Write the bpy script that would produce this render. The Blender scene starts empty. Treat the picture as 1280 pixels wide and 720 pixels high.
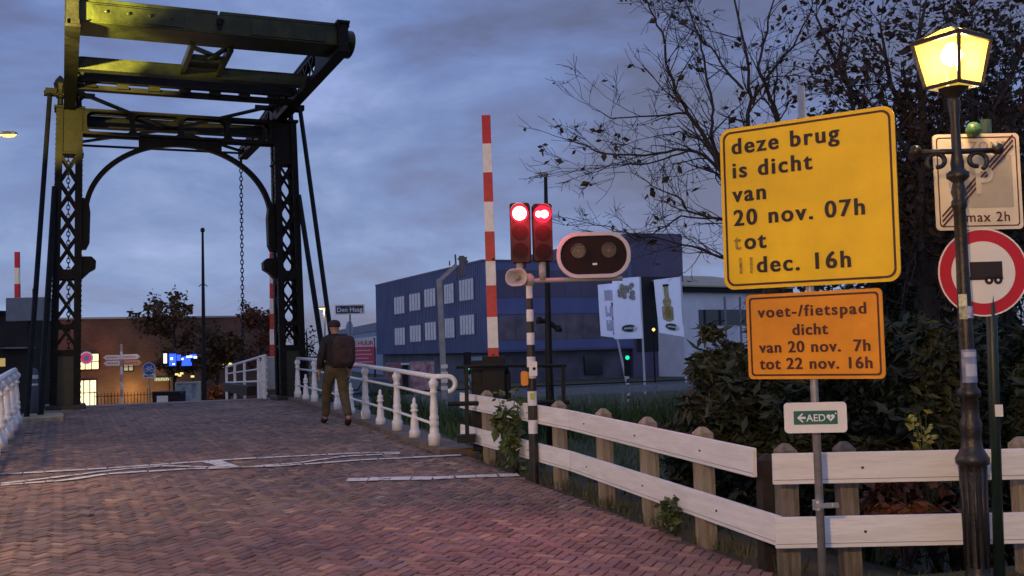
import bpy, math, random
import numpy as np
from mathutils import Vector, Matrix, noise as mnoise
R_ = math.radians
PI = math.pi
SC = bpy.context.scene
C = SC.collection
random.seed(7)

# ---------------------------------------------------------------- camera
F = 1300.0
PITCH, ROLL, EYE = R_(3.3), R_(-1.5), 1.6
cd = bpy.data.cameras.new('camera')
cd.sensor_width = 36.0
cd.lens = 36.0 * F / 1280.0
cd.clip_start = 0.05
cd.clip_end = 3000
cam = bpy.data.objects.new('camera', cd)
C.objects.link(cam)
CAMR = Matrix.Rotation(PI / 2 + PITCH, 3, 'X') @ Matrix.Rotation(ROLL, 3, 'Z')
cam.matrix_world = Matrix.Translation((0, 0, EYE)) @ CAMR.to_4x4()
SC.camera = cam

# ---------------------------------------------------------------- view, world, sun
SC.view_settings.view_transform = 'Standard'
SC.view_settings.look = 'None'
SC.view_settings.gamma = 1
SC.view_settings.use_curve_mapping = False
SC.view_settings.exposure = 0.3

SUN_EL, SUN_AZ = R_(2.0), R_(200)
W = bpy.data.worlds.new('World')
SC.world = W
W.use_nodes = True
nt = W.node_tree
nt.nodes.clear()
def wn(t, **k):
    n = nt.nodes.new(t)
    for a_, v in k.items():
        setattr(n, a_, v)
    return n
tc = wn('ShaderNodeTexCoord')
sky = wn('ShaderNodeTexSky', sky_type='NISHITA')
sky.sun_disc = False
sky.sun_elevation = SUN_EL
sky.sun_rotation = SUN_AZ
sky.dust_density = 1.0
mp = wn('ShaderNodeMapping')
mp.inputs['Scale'].default_value = (1.0, 1.0, 2.6)
mp.inputs['Rotation'].default_value = (0.0, R_(14), 0)
nt.links.new(tc.outputs['Generated'], mp.inputs['Vector'])
def wnoise(scale, detail, rough, dist, loc):
    m2 = wn('ShaderNodeMapping')
    m2.inputs['Location'].default_value = loc
    nt.links.new(mp.outputs['Vector'], m2.inputs['Vector'])
    n = wn('ShaderNodeTexNoise')
    n.inputs['Scale'].default_value = scale
    n.inputs['Detail'].default_value = detail
    n.inputs['Roughness'].default_value = rough
    n.inputs['Distortion'].default_value = dist
    nt.links.new(m2.outputs['Vector'], n.inputs['Vector'])
    return n
n1 = wnoise(2.0, 9, 0.56, 0.35, (0.35, 0.1, 0.2))
n2 = wnoise(6.0, 8, 0.60, 0.5, (3.1, 1.7, 0.4))
addn = wn('ShaderNodeMath', operation='MULTIPLY_ADD')
addn.inputs[1].default_value = 0.36
nt.links.new(n2.outputs['Fac'], addn.inputs[0])
nt.links.new(n1.outputs['Fac'], addn.inputs[2])
rmp = wn('ShaderNodeValToRGB')
e = rmp.color_ramp.elements
e[0].position = 0.555; e[0].color = (0.80, 0.88, 1.52, 1)
e[1].position = 0.87; e[1].color = (2.1, 2.5, 4.3, 1)
for pos, col in ((0.625, (0.94, 1.12, 2.12, 1)), (0.70, (1.06, 1.44, 2.78, 1)), (0.77, (1.40, 1.80, 3.2, 1))):
    q = rmp.color_ramp.elements.new(pos); q.color = col
nt.links.new(addn.outputs[0], rmp.inputs['Fac'])
# dusk light: paler towards the horizon, deeper blue higher up, brightened overhead for ambient light
sep = wn('ShaderNodeSeparateXYZ')
nt.links.new(tc.outputs['Generated'], sep.inputs[0])
hr = wn('ShaderNodeValToRGB')
h = hr.color_ramp.elements
h[0].position = 0.0; h[0].color = (1.45, 1.5, 1.3, 1)
h[1].position = 0.6; h[1].color = (1.30, 1.36, 1.40, 1)
q = hr.color_ramp.elements.new(0.12); q.color = (1.12, 1.15, 1.12, 1)
q = hr.color_ramp.elements.new(0.30); q.color = (0.86, 0.92, 1.0, 1)
nt.links.new(sep.outputs['Z'], hr.inputs['Fac'])
mul = wn('ShaderNodeMixRGB', blend_type='MULTIPLY')
mul.inputs['Fac'].default_value = 1
nt.links.new(rmp.outputs['Color'], mul.inputs['Color1'])
nt.links.new(hr.outputs['Color'], mul.inputs['Color2'])
mx = wn('ShaderNodeMixRGB')
mx.inputs['Fac'].default_value = 0.93
nt.links.new(sky.outputs['Color'], mx.inputs['Color1'])
nt.links.new(mul.outputs['Color'], mx.inputs['Color2'])
bg = wn('ShaderNodeBackground')
bg.inputs['Strength'].default_value = 0.15
nt.links.new(mx.outputs['Color'], bg.inputs['Color'])
out = wn('ShaderNodeOutputWorld')
nt.links.new(bg.outputs[0], out.inputs[0])

sd = bpy.data.lights.new('dusk_sun', 'SUN')
sd.energy = 0.05
sd.angle = R_(20)
sd.color = (1.0, 0.82, 0.7)
so = bpy.data.objects.new('dusk_sun', sd)
C.objects.link(so)
so.rotation_euler = (R_(90) - SUN_EL - R_(6), 0, -SUN_AZ + PI)

# ---------------------------------------------------------------- coordinates
CAM0 = Vector((0, 0, EYE))
def at(px, py, D):
    """world point on the sight line of photo pixel (px,py) at the depth y = D"""
    v = CAMR @ Vector(((px - 640) / F, (360 - py) / F, -1))
    return CAM0 + v * (D / v.y)
TH = R_(23.5)
AX = Vector((-math.sin(TH), math.cos(TH), 0))
CX = Vector((math.cos(TH), math.sin(TH), 0))
BO = Vector((-7.95, 25, 0))
def B(s, t, z=0.0):
    return BO + AX * s + CX * t + Vector((0, 0, z))
def st(p):
    d = Vector((p[0], p[1], 0)) - BO
    return d.dot(AX), d.dot(CX)
PS = [-60, -21, -13, -8, 0, 5, 10, 14, 24, 40]
PZ = [0, 0, .2, .33, .5, .33, .06, -.2, -.75, -1]
_o = np.linspace(-2, 2, 9)
def prof(s):
    return float(np.mean(np.interp(s + _o, PS, PZ)))
def gz(p):
    return prof(st(p)[0])

# ---------------------------------------------------------------- mesh collecting
class M:
    def __init__(s):
        s.v = []; s.f = []; s.m = []; s.col = None
    def add(s, vs, fs, mi=0):
        o = len(s.v)
        s.v.extend([tuple(v) for v in vs])
        for f in fs:
            s.f.append(tuple(i + o for i in f)); s.m.append(mi)
        return s
    def box(s, c, d, mi=0, rot=None):
        """box with centre c and full size d"""
        x, y, z = d[0] / 2, d[1] / 2, d[2] / 2
        vs = [Vector((a, b, g)) for a in (-x, x) for b in (-y, y) for g in (-z, z)]
        if rot is not None: vs = [rot @ v for v in vs]
        c = Vector(c)
        return s.add([v + c for v in vs], [(0, 1, 3, 2), (4, 6, 7, 5), (0, 4, 5, 1), (2, 3, 7, 6), (0, 2, 6, 4), (1, 5, 7, 3)], mi)
    def bar(s, p, q, w, h, up=(0, 0, 1), mi=0):
        """square bar from p to q, w across, h along up"""
        p, q = Vector(p), Vector(q)
        d = (q - p).normalized(); up = Vector(up)
        if abs(d.dot(up)) > .99: up = Vector((1, 0, 0))
        r = d.cross(up).normalized(); u = r.cross(d)
        vs = [b + r * (sx * w / 2) + u * (sz * h / 2) for b in (p, q) for sx, sz in ((-1, -1), (1, -1), (1, 1), (-1, 1))]
        return s.add(vs, [(3, 2, 1, 0), (4, 5, 6, 7), (0, 1, 5, 4), (1, 2, 6, 5), (2, 3, 7, 6), (3, 0, 4, 7)], mi)
    def tube(s, pts, rad, n=8, mi=0, cap=True):
        pts = [Vector(p) for p in pts]
        if not hasattr(rad, '__len__'): rad = [rad] * len(pts)
        o = len(s.v); pr = None
        for i, p in enumerate(pts):
            d = (pts[min(i + 1, len(pts) - 1)] - pts[max(i - 1, 0)])
            d = d.normalized() if d.length > 1e-9 else Vector((0, 0, 1))
            if pr is None:
                a_ = Vector((0, 0, 1)) if abs(d.z) < .9 else Vector((1, 0, 0))
                pr = d.cross(a_).normalized()
            else:
                pr = pr - d * pr.dot(d)
                pr = pr.normalized() if pr.length > 1e-6 else d.orthogonal().normalized()
            b = d.cross(pr)
            for k in range(n):
                t = 2 * PI * k / n
                s.v.append(tuple(p + (pr * math.cos(t) + b * math.sin(t)) * rad[i]))
        for i in range(len(pts) - 1):
            for k in range(n):
                a0 = o + i * n + k; a1 = o + i * n + (k + 1) % n
                s.f.append((a0, a1, a1 + n, a0 + n)); s.m.append(mi)
        if cap:
            s.f.append(tuple(o + k for k in reversed(range(n)))); s.m.append(mi)
            e_ = o + (len(pts) - 1) * n
            s.f.append(tuple(e_ + k for k in range(n))); s.m.append(mi)
        return s
    def lathe(s, prof_, c=(0, 0, 0), n=16, mi=0, sq=1.0):
        c = Vector(c); o = len(s.v)
        for r, z in prof_:
            for k in range(n):
                t = 2 * PI * k / n
                s.v.append((c.x + r * math.cos(t), c.y + r * sq * math.sin(t), c.z + z))
        for i in range(len(prof_) - 1):
            for k in range(n):
                a0 = o + i * n + k; a1 = o + i * n + (k + 1) % n
                s.f.append((a0, a1, a1 + n, a0 + n)); s.m.append(mi)
        s.f.append(tuple(o + k for k in reversed(range(n)))); s.m.append(mi)
        e_ = o + (len(prof_) - 1) * n
        s.f.append(tuple(e_ + k for k in range(n))); s.m.append(mi)
        return s
    def prism(s, poly, y0, y1, mi=0):
        """polygon in local x,z extruded from y0 to y1"""
        n = len(poly)
        vs = [(x, y0, z) for x, z in poly] + [(x, y1, z) for x, z in poly]
        fs = [tuple(range(n)), tuple(reversed(range(n, 2 * n)))]
        for i in range(n):
            j = (i + 1) % n
            fs.append((i, i + n, j + n, j))
        return s.add(vs, fs, mi)
    def build(s, name, mats, parent=None, smooth=False, loc=None, bevel=0, auto=None):
        me = bpy.data.meshes.new(name)
        me.from_pydata([tuple(v) for v in s.v], [], s.f)
        if not isinstance(mats, (list, tuple)): mats = [mats]
        for m_ in mats: me.materials.append(m_)
        if len(mats) > 1: me.polygons.foreach_set('material_index', s.m)
        if smooth: me.polygons.foreach_set('use_smooth', [True] * len(me.polygons))
        me.update()
        o = bpy.data.objects.new(name, me)
        C.objects.link(o)
        if parent is not None: o.parent = parent
        if loc is not None: o.location = loc
        if bevel:
            b = o.modifiers.new('bevel', 'BEVEL'); b.width = bevel; b.segments = 2
            b.limit_method = 'ANGLE'; b.angle_limit = R_(40)
        return o

def rrect(w, h, r, n=6):
    """rounded rectangle polygon in x,z"""
    pts = []
    for cx_, cz_, a0 in ((w / 2 - r, h / 2 - r, 0), (-w / 2 + r, h / 2 - r, 90), (-w / 2 + r, -h / 2 + r, 180), (w / 2 - r, -h / 2 + r, 270)):
        for k in range(n + 1):
            t = R_(a0 + 90 * k / n)
            pts.append((cx_ + r * math.cos(t), cz_ + r * math.sin(t)))
    return pts
def circ(r, n=32, cx_=0, cz_=0):
    return [(cx_ + r * math.cos(2 * PI * k / n), cz_ + r * math.sin(2 * PI * k / n)) for k in range(n)]
def ring(m, outer, inner, y0, y1, mi=0):
    """frame between two polygons of equal length"""
    n = len(outer)
    vs = [(x, y0, z) for x, z in outer] + [(x, y0, z) for x, z in inner] + [(x, y1, z) for x, z in outer] + [(x, y1, z) for x, z in inner]
    fs = []
    for i in range(n):
        j = (i + 1) % n
        fs += [(i, j, n + j, n + i), (2 * n + i, 3 * n + i, 3 * n + j, 2 * n + j), (i, 2 * n + i, 2 * n + j, j), (n + i, n + j, 3 * n + j, 3 * n + i)]
    m.add(vs, fs, mi)

def tag(o, label=None, cat=None, group=None, kind=None):
    if label: o['label'] = label
    if cat: o['category'] = cat
    if group: o['group'] = group
    if kind: o['kind'] = kind
    return o
def thing(name, label, cat, loc=(0, 0, 0), rotz=0, group=None):
    o = bpy.data.objects.new(name, None)
    C.objects.link(o)
    o.empty_display_size = .2
    o.location = loc; o.rotation_euler = (0, 0, rotz)
    return tag(o, label, cat, group)
def dup(root, loc=None, rotz=None, label=None):
    def cp(o, par):
        c_ = o.copy(); C.objects.link(c_)
        if par: c_.parent = par
        for ch in list(o.children): cp(ch, c_)
        return c_
    r = cp(root, None)
    if loc is not None: r.location = loc
    if rotz is not None: r.rotation_euler = (0, 0, rotz)
    if label: r['label'] = label
    return r
def text(name, s, size, mat, parent, x, z, y=-.004, bold=0.0, align='LEFT', sp=1.0, strike=0.0, depth=0.0008, sx=1.0):
    cu = bpy.data.curves.new(name, 'FONT')
    cu.body = s; cu.size = size; cu.align_x = align; cu.offset = bold * size; cu.space_character = sp
    cu.extrude = depth
    tmp = bpy.data.objects.new(name, cu)
    C.objects.link(tmp)
    dg = bpy.context.evaluated_depsgraph_get(); dg.update()
    me = bpy.data.meshes.new_from_object(tmp.evaluated_get(dg))
    bpy.data.objects.remove(tmp)
    me.materials.clear(); me.materials.append(mat)
    # one mesh per word: cut where a horizontal gap is wider than the gap between letters
    iv = sorted((min(me.vertices[i].co.x for i in p.vertices), max(me.vertices[i].co.x for i in p.vertices)) for p in me.polygons)
    cuts = []; end = iv[0][1]
    for a_, b_ in iv:
        if a_ - end > .27 * size: cuts.append((a_ + end) / 2)
        end = max(end, b_)
    words = [[] for _ in range(len(cuts) + 1)]
    for p in me.polygons:
        words[sum(p.center.x > c_ for c_ in cuts)].append(p)
    o = None
    for ps in words:
        ids = sorted({i for p in ps for i in p.vertices}); mp_ = {i: k for k, i in enumerate(ids)}
        w_ = bpy.data.meshes.new(name)
        vs_ = [tuple(me.vertices[i].co) for i in ids]; fs_ = [[mp_[i] for i in p.vertices] for p in ps]
        if strike:      # heavier strokes: the same letters struck a second time, slightly to the right
            n_ = len(vs_); fs_ += [[i + n_ for i in f_] for f_ in fs_]
            vs_ += [(v_[0] + strike * size, v_[1], v_[2] + .0006) for v_ in vs_]
        w_.from_pydata(vs_, [], fs_)
        w_.materials.append(mat)
        o = bpy.data.objects.new(name, w_)
        C.objects.link(o)
        o.parent = parent; o.location = (x, y, z); o.rotation_euler = (PI / 2, 0, 0)
        o.scale = (sx, 1, 1)
    bpy.data.meshes.remove(me)
    return o

# ---------------------------------------------------------------- materials
MATS = {}
def mat(name, col, rough=.6, metal=0, var=.0, scale=6, bump=0, emit=None, est=0, spec=.5, col2=None, detail=6, stretch=(1, 1, 1), trans=0, bscale=None):
    m_ = bpy.data.materials.new(name); m_.use_nodes = True
    n_ = m_.node_tree; b = n_.nodes['Principled BSDF']
    b.inputs['Base Color'].default_value = (*col, 1)
    b.inputs['Roughness'].default_value = rough
    b.inputs['Metallic'].default_value = metal
    b.inputs['Specular IOR Level'].default_value = spec
    if trans: b.inputs['Transmission Weight'].default_value = trans
    if emit:
        b.inputs['Emission Color'].default_value = (*emit, 1)
        b.inputs['Emission Strength'].default_value = est
    if var or bump or col2:
        t = n_.nodes.new('ShaderNodeTexCoord'); mpn = n_.nodes.new('ShaderNodeMapping')
        mpn.inputs['Scale'].default_value = stretch
        n_.links.new(t.outputs['Object'], mpn.inputs[0])
        no = n_.nodes.new('ShaderNodeTexNoise')
        no.inputs['Scale'].default_value = scale; no.inputs['Detail'].default_value = detail; no.inputs['Roughness'].default_value = .62
        n_.links.new(mpn.outputs[0], no.inputs['Vector'])
        if var or col2:
            rp = n_.nodes.new('ShaderNodeValToRGB')
            c2 = col2 if col2 else tuple(min(1, c_ * (1 + var)) for c_ in col)
            c1 = col if col2 else tuple(c_ * (1 - var) for c_ in col)
            rp.color_ramp.elements[0].position = .36; rp.color_ramp.elements[0].color = (*c1, 1)
            rp.color_ramp.elements[1].position = .66; rp.color_ramp.elements[1].color = (*c2, 1)
            n_.links.new(no.outputs['Fac'], rp.inputs[0]); n_.links.new(rp.outputs[0], b.inputs['Base Color'])
        if bump:
            bn = n_.nodes.new('ShaderNodeBump'); bn.inputs['Strength'].default_value = bump; bn.inputs['Distance'].default_value = .02
            n2_ = no
            if bscale:
                n2_ = n_.nodes.new('ShaderNodeTexNoise'); n2_.inputs['Scale'].default_value = bscale; n2_.inputs['Detail'].default_value = 8
                n_.links.new(mpn.outputs[0], n2_.inputs['Vector'])
            n_.links.new(n2_.outputs['Fac'], bn.inputs['Height']); n_.links.new(bn.outputs[0], b.inputs['Normal'])
    MATS[name] = m_
    return m_
def emis(name, col, st_):
    m_ = bpy.data.materials.new(name); m_.use_nodes = True
    n_ = m_.node_tree; n_.nodes.clear()
    e_ = n_.nodes.new('ShaderNodeEmission'); e_.inputs[0].default_value = (*col, 1); e_.inputs[1].default_value = st_
    o_ = n_.nodes.new('ShaderNodeOutputMaterial'); n_.links.new(e_.outputs[0], o_.inputs[0])
    return m_
def attr_mat(name, rough=.8, bump=.2, bscale=60, spec=.4):
    """colour comes from the mesh's own per-brick colour attribute, plus grain"""
    m_ = bpy.data.materials.new(name); m_.use_nodes = True
    n_ = m_.node_tree; b = n_.nodes['Principled BSDF']
    a_ = n_.nodes.new('ShaderNodeAttribute'); a_.attribute_name = 'tone'
    t = n_.nodes.new('ShaderNodeTexCoord'); no = n_.nodes.new('ShaderNodeTexNoise')
    no.inputs['Scale'].default_value = bscale; no.inputs['Detail'].default_value = 6
    n_.links.new(t.outputs['Object'], no.inputs['Vector'])
    big = n_.nodes.new('ShaderNodeTexNoise'); big.inputs['Scale'].default_value = .55; big.inputs['Detail'].default_value = 5
    n_.links.new(t.outputs['Object'], big.inputs['Vector'])
    rp = n_.nodes.new('ShaderNodeValToRGB')
    rp.color_ramp.elements[0].position = .3; rp.color_ramp.elements[0].color = (.62, .62, .66, 1)
    rp.color_ramp.elements[1].position = .7; rp.color_ramp.elements[1].color = (1.25, 1.2, 1.12, 1)
    n_.links.new(big.outputs['Fac'], rp.inputs[0])
    mu = n_.nodes.new('ShaderNodeMixRGB'); mu.blend_type = 'MULTIPLY'; mu.inputs[0].default_value = 1
    n_.links.new(a_.outputs['Color'], mu.inputs[1]); n_.links.new(rp.outputs[0], mu.inputs[2])
    n_.links.new(mu.outputs[0], b.inputs['Base Color'])
    b.inputs['Roughness'].default_value = rough; b.inputs['Specular IOR Level'].default_value = spec
    bn = n_.nodes.new('ShaderNodeBump'); bn.inputs['Strength'].default_value = bump; bn.inputs['Distance'].default_value = .01
    n_.links.new(no.outputs['Fac'], bn.inputs['Height']); n_.links.new(bn.outputs[0], b.inputs['Normal'])
    return m_
def brick_mat(name, c1, c2, mortar, scale, rough=.85):
    m_ = bpy.data.materials.new(name); m_.use_nodes = True
    n_ = m_.node_tree; b = n_.nodes['Principled BSDF']
    t = n_.nodes.new('ShaderNodeTexCoord'); mpn = n_.nodes.new('ShaderNodeMapping')
    mpn.inputs['Rotation'].default_value = (PI / 2, 0, 0)
    n_.links.new(t.outputs['Object'], mpn.inputs[0])
    br = n_.nodes.new('ShaderNodeTexBrick')
    br.inputs['Color1'].default_value = (*c1, 1); br.inputs['Color2'].default_value = (*c2, 1); br.inputs['Mortar'].default_value = (*mortar, 1)
    br.inputs['Scale'].default_value = scale; br.inputs['Mortar Size'].default_value = .012
    br.inputs['Brick Width'].default_value = .22; br.inputs['Row Height'].default_value = .07
    n_.links.new(mpn.outputs[0], br.inputs['Vector'])
    no = n_.nodes.new('ShaderNodeTexNoise'); no.inputs['Scale'].default_value = .6; no.inputs['Detail'].default_value = 6
    n_.links.new(t.outputs['Object'], no.inputs['Vector'])
    rp = n_.nodes.new('ShaderNodeValToRGB')
    rp.color_ramp.elements[0].position = .3; rp.color_ramp.elements[0].color = (.6, .6, .6, 1)
    rp.color_ramp.elements[1].position = .7; rp.color_ramp.elements[1].color = (1.2, 1.2, 1.2, 1)
    n_.links.new(no.outputs['Fac'], rp.inputs[0])
    mu = n_.nodes.new('ShaderNodeMixRGB'); mu.blend_type = 'MULTIPLY'; mu.inputs[0].default_value = 1
    n_.links.new(br.outputs['Color'], mu.inputs[1]); n_.links.new(rp.outputs[0], mu.inputs[2])
    n_.links.new(mu.outputs[0], b.inputs['Base Color']); b.inputs['Roughness'].default_value = rough
    return m_

iron = mat('black_iron', (.006, .0065, .007), .5, 0, .5, 5, .12, spec=.14, bscale=30)
iron_green = mat('dark_green_paint', (.020, .026, .009), .38, 0, .45, 3, .25, spec=.3, bscale=22)
white_iron = mat('white_paint', (.78, .78, .75), .38, 0, .08, 9, .05)
white_wood = mat('white_board_paint', (.84, .83, .81), .5, 0, col2=(.70, .69, .64), scale=3, bump=.16, stretch=(.9, .9, 7), bscale=9)
raw_wood = mat('weathered_wood', (.20, .155, .10), .8, 0, col2=(.36, .30, .21), scale=5, bump=.4, stretch=(5, 5, .7), bscale=9)
steel = mat('galvanised_steel', (.42, .43, .44), .42, .7, .18, 12, .05)
grey_paint = mat('grey_paint', (.20, .22, .24), .5, 0, .15, 8)
dark_paint = mat('dark_paint', (.012, .012, .013), .55, 0, .3, 8, spec=.22)
black_paint = mat('black_band_paint', (.02, .018, .018), .45, 0, .3, 10)
pole_white = mat('white_band_paint', (.74, .73, .70), .45, 0, .1, 10)
red_paint = mat('red_band_paint', (.46, .006, .020), .42, 0, .2, 8)
yellow_sign = mat('yellow_sign_sheet', (.88, .55, .010), .38, 0, .10, 2.2, spec=.4)
orange_sign = mat('orange_sign_sheet', (.76, .29, .012), .38, 0, .13, 2.6, spec=.4)
letter_black = mat('black_lettering', (.02, .01, .008), .55)
letter_worn = mat('worn_lettering', (.16, .10, .02), .55, 0, col2=(.62, .38, .02), scale=30)
letter_brown = mat('dark_brown_lettering', (.06, .012, .006), .55)
letter_white = mat('white_lettering', (.8, .8, .8), .5)
sign_white = mat('white_sign_sheet', (.78, .76, .70), .4, 0, .05, 3)
sign_cream = mat('cream_sign_sheet', (.72, .62, .45), .4, 0, .1, 3)
sign_grey = mat('grey_sign_print', (.42, .37, .28), .45, 0, .1, 3)
sign_red = mat('red_sign_sheet', (.50, .010, .018), .4, 0, .1, 4)
sign_blue = mat('blue_sign_sheet', (.02, .045, .16), .4, 0, .1, 4)
sign_green = mat('green_sign_sheet', (.02, .13, .085), .4, 0, .1, 6)
sign_back = steel
asphalt = mat('asphalt', (.05, .05, .052), .85, 0, .25, 2, .2, bscale=60)
soil = mat('soil_and_grass', (.035, .040, .014), .95, 0, col2=(.075, .055, .03), scale=1.3, bump=.5, bscale=18)
stone = mat('pale_stone', (.36, .32, .26), .8, 0, .25, 4, .3, bscale=25)
concrete = mat('concrete', (.26, .25, .24), .85, 0, .2, 2, .2, bscale=30)
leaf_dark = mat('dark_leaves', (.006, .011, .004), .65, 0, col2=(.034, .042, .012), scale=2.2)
leaf_green = mat('green_leaves', (.05, .085, .02), .5, 0, col2=(.10, .13, .03), scale=6)
leaf_pale = mat('pale_young_leaves', (.20, .22, .05), .5, 0, col2=(.30, .27, .06), scale=6)
leaf_brown = mat('brown_autumn_leaves', (.07, .038, .014), .7, 0, col2=(.13, .065, .018), scale=3)
leaf_dry = mat('few_dry_leaves', (.035, .025, .016), .7, 0, .4, 6)
leaf_rust = mat('rusty_autumn_leaves', (.11, .035, .012), .75, 0, col2=(.16, .06, .02), scale=6)
grassm = mat('grass_blades', (.040, .078, .018), .7, 0, col2=(.085, .125, .03), scale=3)
bark = mat('dark_bark', (.030, .024, .019), .85, 0, .4, 9, .4, stretch=(3, 3, 1))
glass_dark = mat('dark_window_glass', (.012, .013, .018), .12, 0, spec=.7)
lit_window = emis('lit_window', (1.0, .80, .38), 1.25)

# ================================================================ SETTING
def fence_t(s):
    """edge of the paved road on the right: along railing and fence"""
    return float(np.interp(s, [-30, -21, -20.2, -16, -12.6, -12, -6, 0, 40], [1.55, 1.72, 1.78, 2.05, 2.30, 2.30, 2.58, 2.75, 2.75]))
def left_t(s):
    return float(np.interp(s, [-30, -14, -10.5, 0, 40], [-26, -22, -3.75, -3.4, -3.4]))
def hter(s, t):
    z = prof(s)
    p = B(s, t)
    if 0.6 < s < 10.0: return -2.4
    d = t - fence_t(s) - .15
    if s < -20.2:
        d = min(d, (p.y - 7.25))
    if d > 0:
        if s <= .6:
            k = min(1, d / 4.0); k = k * k * (3 - 2 * k)
            z = z * (1 - k) - .75 * k
            z += .05 * mnoise.noise((p.x * .8, p.y * .8, 0)) * k
    if s >= 10: z = min(z, prof(s)) if abs(t) < 4 else max(-1, -1 + (z + 1) * max(0, 1 - (abs(t) - 4) / 3))
    return z
ss = list(np.arange(-60, -24, 4)) + list(np.arange(-24, .1, .5)) + [.58, .62, 3, 6, 9.98, 10.02] + list(np.arange(11, 42, 2)) + [50, 70, 100, 150, 250, 450, 900]
ts = [-900, -400, -150, -80, -40] + list(np.arange(-24, -6, 2)) + list(np.arange(-6, 12, .5)) + list(np.arange(12, 30, 2)) + [40, 60, 100, 200, 400, 900]
m = M()
vs = [tuple(B(s, t, hter(s, t) - .07)) for s in ss for t in ts]
nT = len(ts)
m.add(vs, [(i * nT + j, i * nT + j + 1, (i + 1) * nT + j + 1, (i + 1) * nT + j) for i in range(len(ss) - 1) for j in range(nT - 1)])
tag(m.build('ground', soil, smooth=False), kind='structure')

# canal water
water = bpy.data.materials.new('canal_water'); water.use_nodes = True
b_ = water.node_tree.nodes['Principled BSDF']
b_.inputs['Base Color'].default_value = (.008, .011, .012, 1); b_.inputs['Roughness'].default_value = .06
nz = water.node_tree.nodes.new('ShaderNodeTexNoise'); nz.inputs['Scale'].default_value = 1.2; nz.inputs['Detail'].default_value = 4
bp = water.node_tree.nodes.new('ShaderNodeBump'); bp.inputs['Strength'].default_value = .12; bp.inputs['Distance'].default_value = .05
water.node_tree.links.new(nz.outputs['Fac'], bp.inputs['Height']); water.node_tree.links.new(bp.outputs[0], b_.inputs['Normal'])
m = M()
m.add([B(.6, -300, -1.55), B(.6, 300, -1.55), B(10, 300, -1.55), B(10, -300, -1.55)], [(0, 1, 2, 3)])
tag(m.build('canal_water', water), kind='structure')

# road: bed of joints and every brick of the herringbone paving
tone = []
m = M()
rs = list(np.arange(-31, .61, .5)) + [.6]
cols = 14
vv = []
for s in rs:
    a_, b2 = left_t(s), fence_t(s)
    for k in range(cols + 1):
        t = a_ + (b2 - a_) * k / cols
        vv.append(tuple(B(s, t, prof(s) - .012)))
m.add(vv, [(i * (cols + 1) + k, i * (cols + 1) + k + 1, (i + 1) * (cols + 1) + k + 1, (i + 1) * (cols + 1) + k) for i in range(len(rs) - 1) for k in range(cols)], 1)
tone += [(.105, .072, .060, 1)] * len(m.v)
rng = random.Random(3)
BW = .084
c45, s45 = math.cos(R_(45)), math.sin(R_(45))
pal = [(.215, .138, .106), (.190, .130, .110), (.240, .158, .112), (.165, .122, .108), (.30, .205, .13), (.13, .092, .080), (.215, .125, .098)]
wts = [5, 4, 3.2, 3, 1.1, 1.6, 3]
prof_tab_s = np.arange(-33, 3, .05); prof_tab = np.array([prof(s) for s in prof_tab_s])
def fprof(s): return float(np.interp(s, prof_tab_s, prof_tab))
def pick(p):
    v = CAMR.transposed() @ (p - CAM0)
    if v.z > -.5: return False
    x = 640 + F * v.x / -v.z; y = 360 - F * v.y / -v.z
    return -200 < x < 1180 and y < 900
NB = 380
for i in range(-NB, NB):
    for j in range(-NB, NB):
        d = (i - j) % 4
        if d == 0: x0, y0, x1, y1 = i, j, i + 2, j + 1
        elif d == 3: x0, y0, x1, y1 = i, j, i + 1, j + 2
        else: continue
        u, w = (x0 + x1) / 2 * BW, (y0 + y1) / 2 * BW
        s = u * s45 + w * c45 - 12; t = u * c45 - w * s45
        if not (-21.6 < s < .5) or t > fence_t(s) - .05 or t < left_t(s) + .1 or t < -11: continue
        p = B(s, t, fprof(s))
        if not pick(p): continue
        hx, hy = (x1 - x0) * BW / 2 - .003, (y1 - y0) * BW / 2 - .003
        if rng.random() < .16:
            if hx > hy: hx -= rng.uniform(.004, .014); hy -= rng.uniform(0, .004)
            else: hy -= rng.uniform(.004, .014); hx -= rng.uniform(0, .004)
        rz_ = rng.gauss(0, .022); tx, ty = rng.gauss(0, .020), rng.gauss(0, .020); dz = rng.gauss(0, .0026)
        o = len(m.v)
        ch = .0045
        for (ex, ey, ez) in ((hx, hy, -.016), (hx - ch, hy - ch, 0)):
            for sx, sy in ((-1, -1), (1, -1), (1, 1), (-1, 1)):
                lx, ly = sx * ex + rng.gauss(0, .0012), sy * ey + rng.gauss(0, .0012)
                lx, ly = lx - ly * rz_, ly + lx * rz_
                us, ws = u + lx, w + ly
                s_ = us * s45 + ws * c45 - 12; t_ = us * c45 - ws * s45
                q = B(s_, t_, fprof(s_) + ez + dz + lx * tx + ly * ty)
                m.v.append(tuple(q))
        for f_ in ((4, 5, 6, 7), (0, 1, 5, 4), (1, 2, 6, 5), (2, 3, 7, 6), (3, 0, 4, 7)):
            m.f.append(tuple(o + k for k in f_)); m.m.append(0)
        c_ = rng.choices(pal, wts)[0]; g = rng.uniform(.70, 1.28)
        tone += [(c_[0] * g, c_[1] * g, c_[2] * g, 1)] * 8
brickm = attr_mat('road_bricks', .66, .22, 90, .4)
joint = attr_mat('road_joints', .95, .5, 60)
ro = m.build('road', [brickm, joint])
# quads wind either way because the strip frame is mirrored: make all tops face up
ca = ro.data.color_attributes.new('tone', 'FLOAT_COLOR', 'POINT')
ca.data.foreach_set('color', np.array(tone, dtype=np.float32).ravel())
tag(ro, kind='structure')

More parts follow.
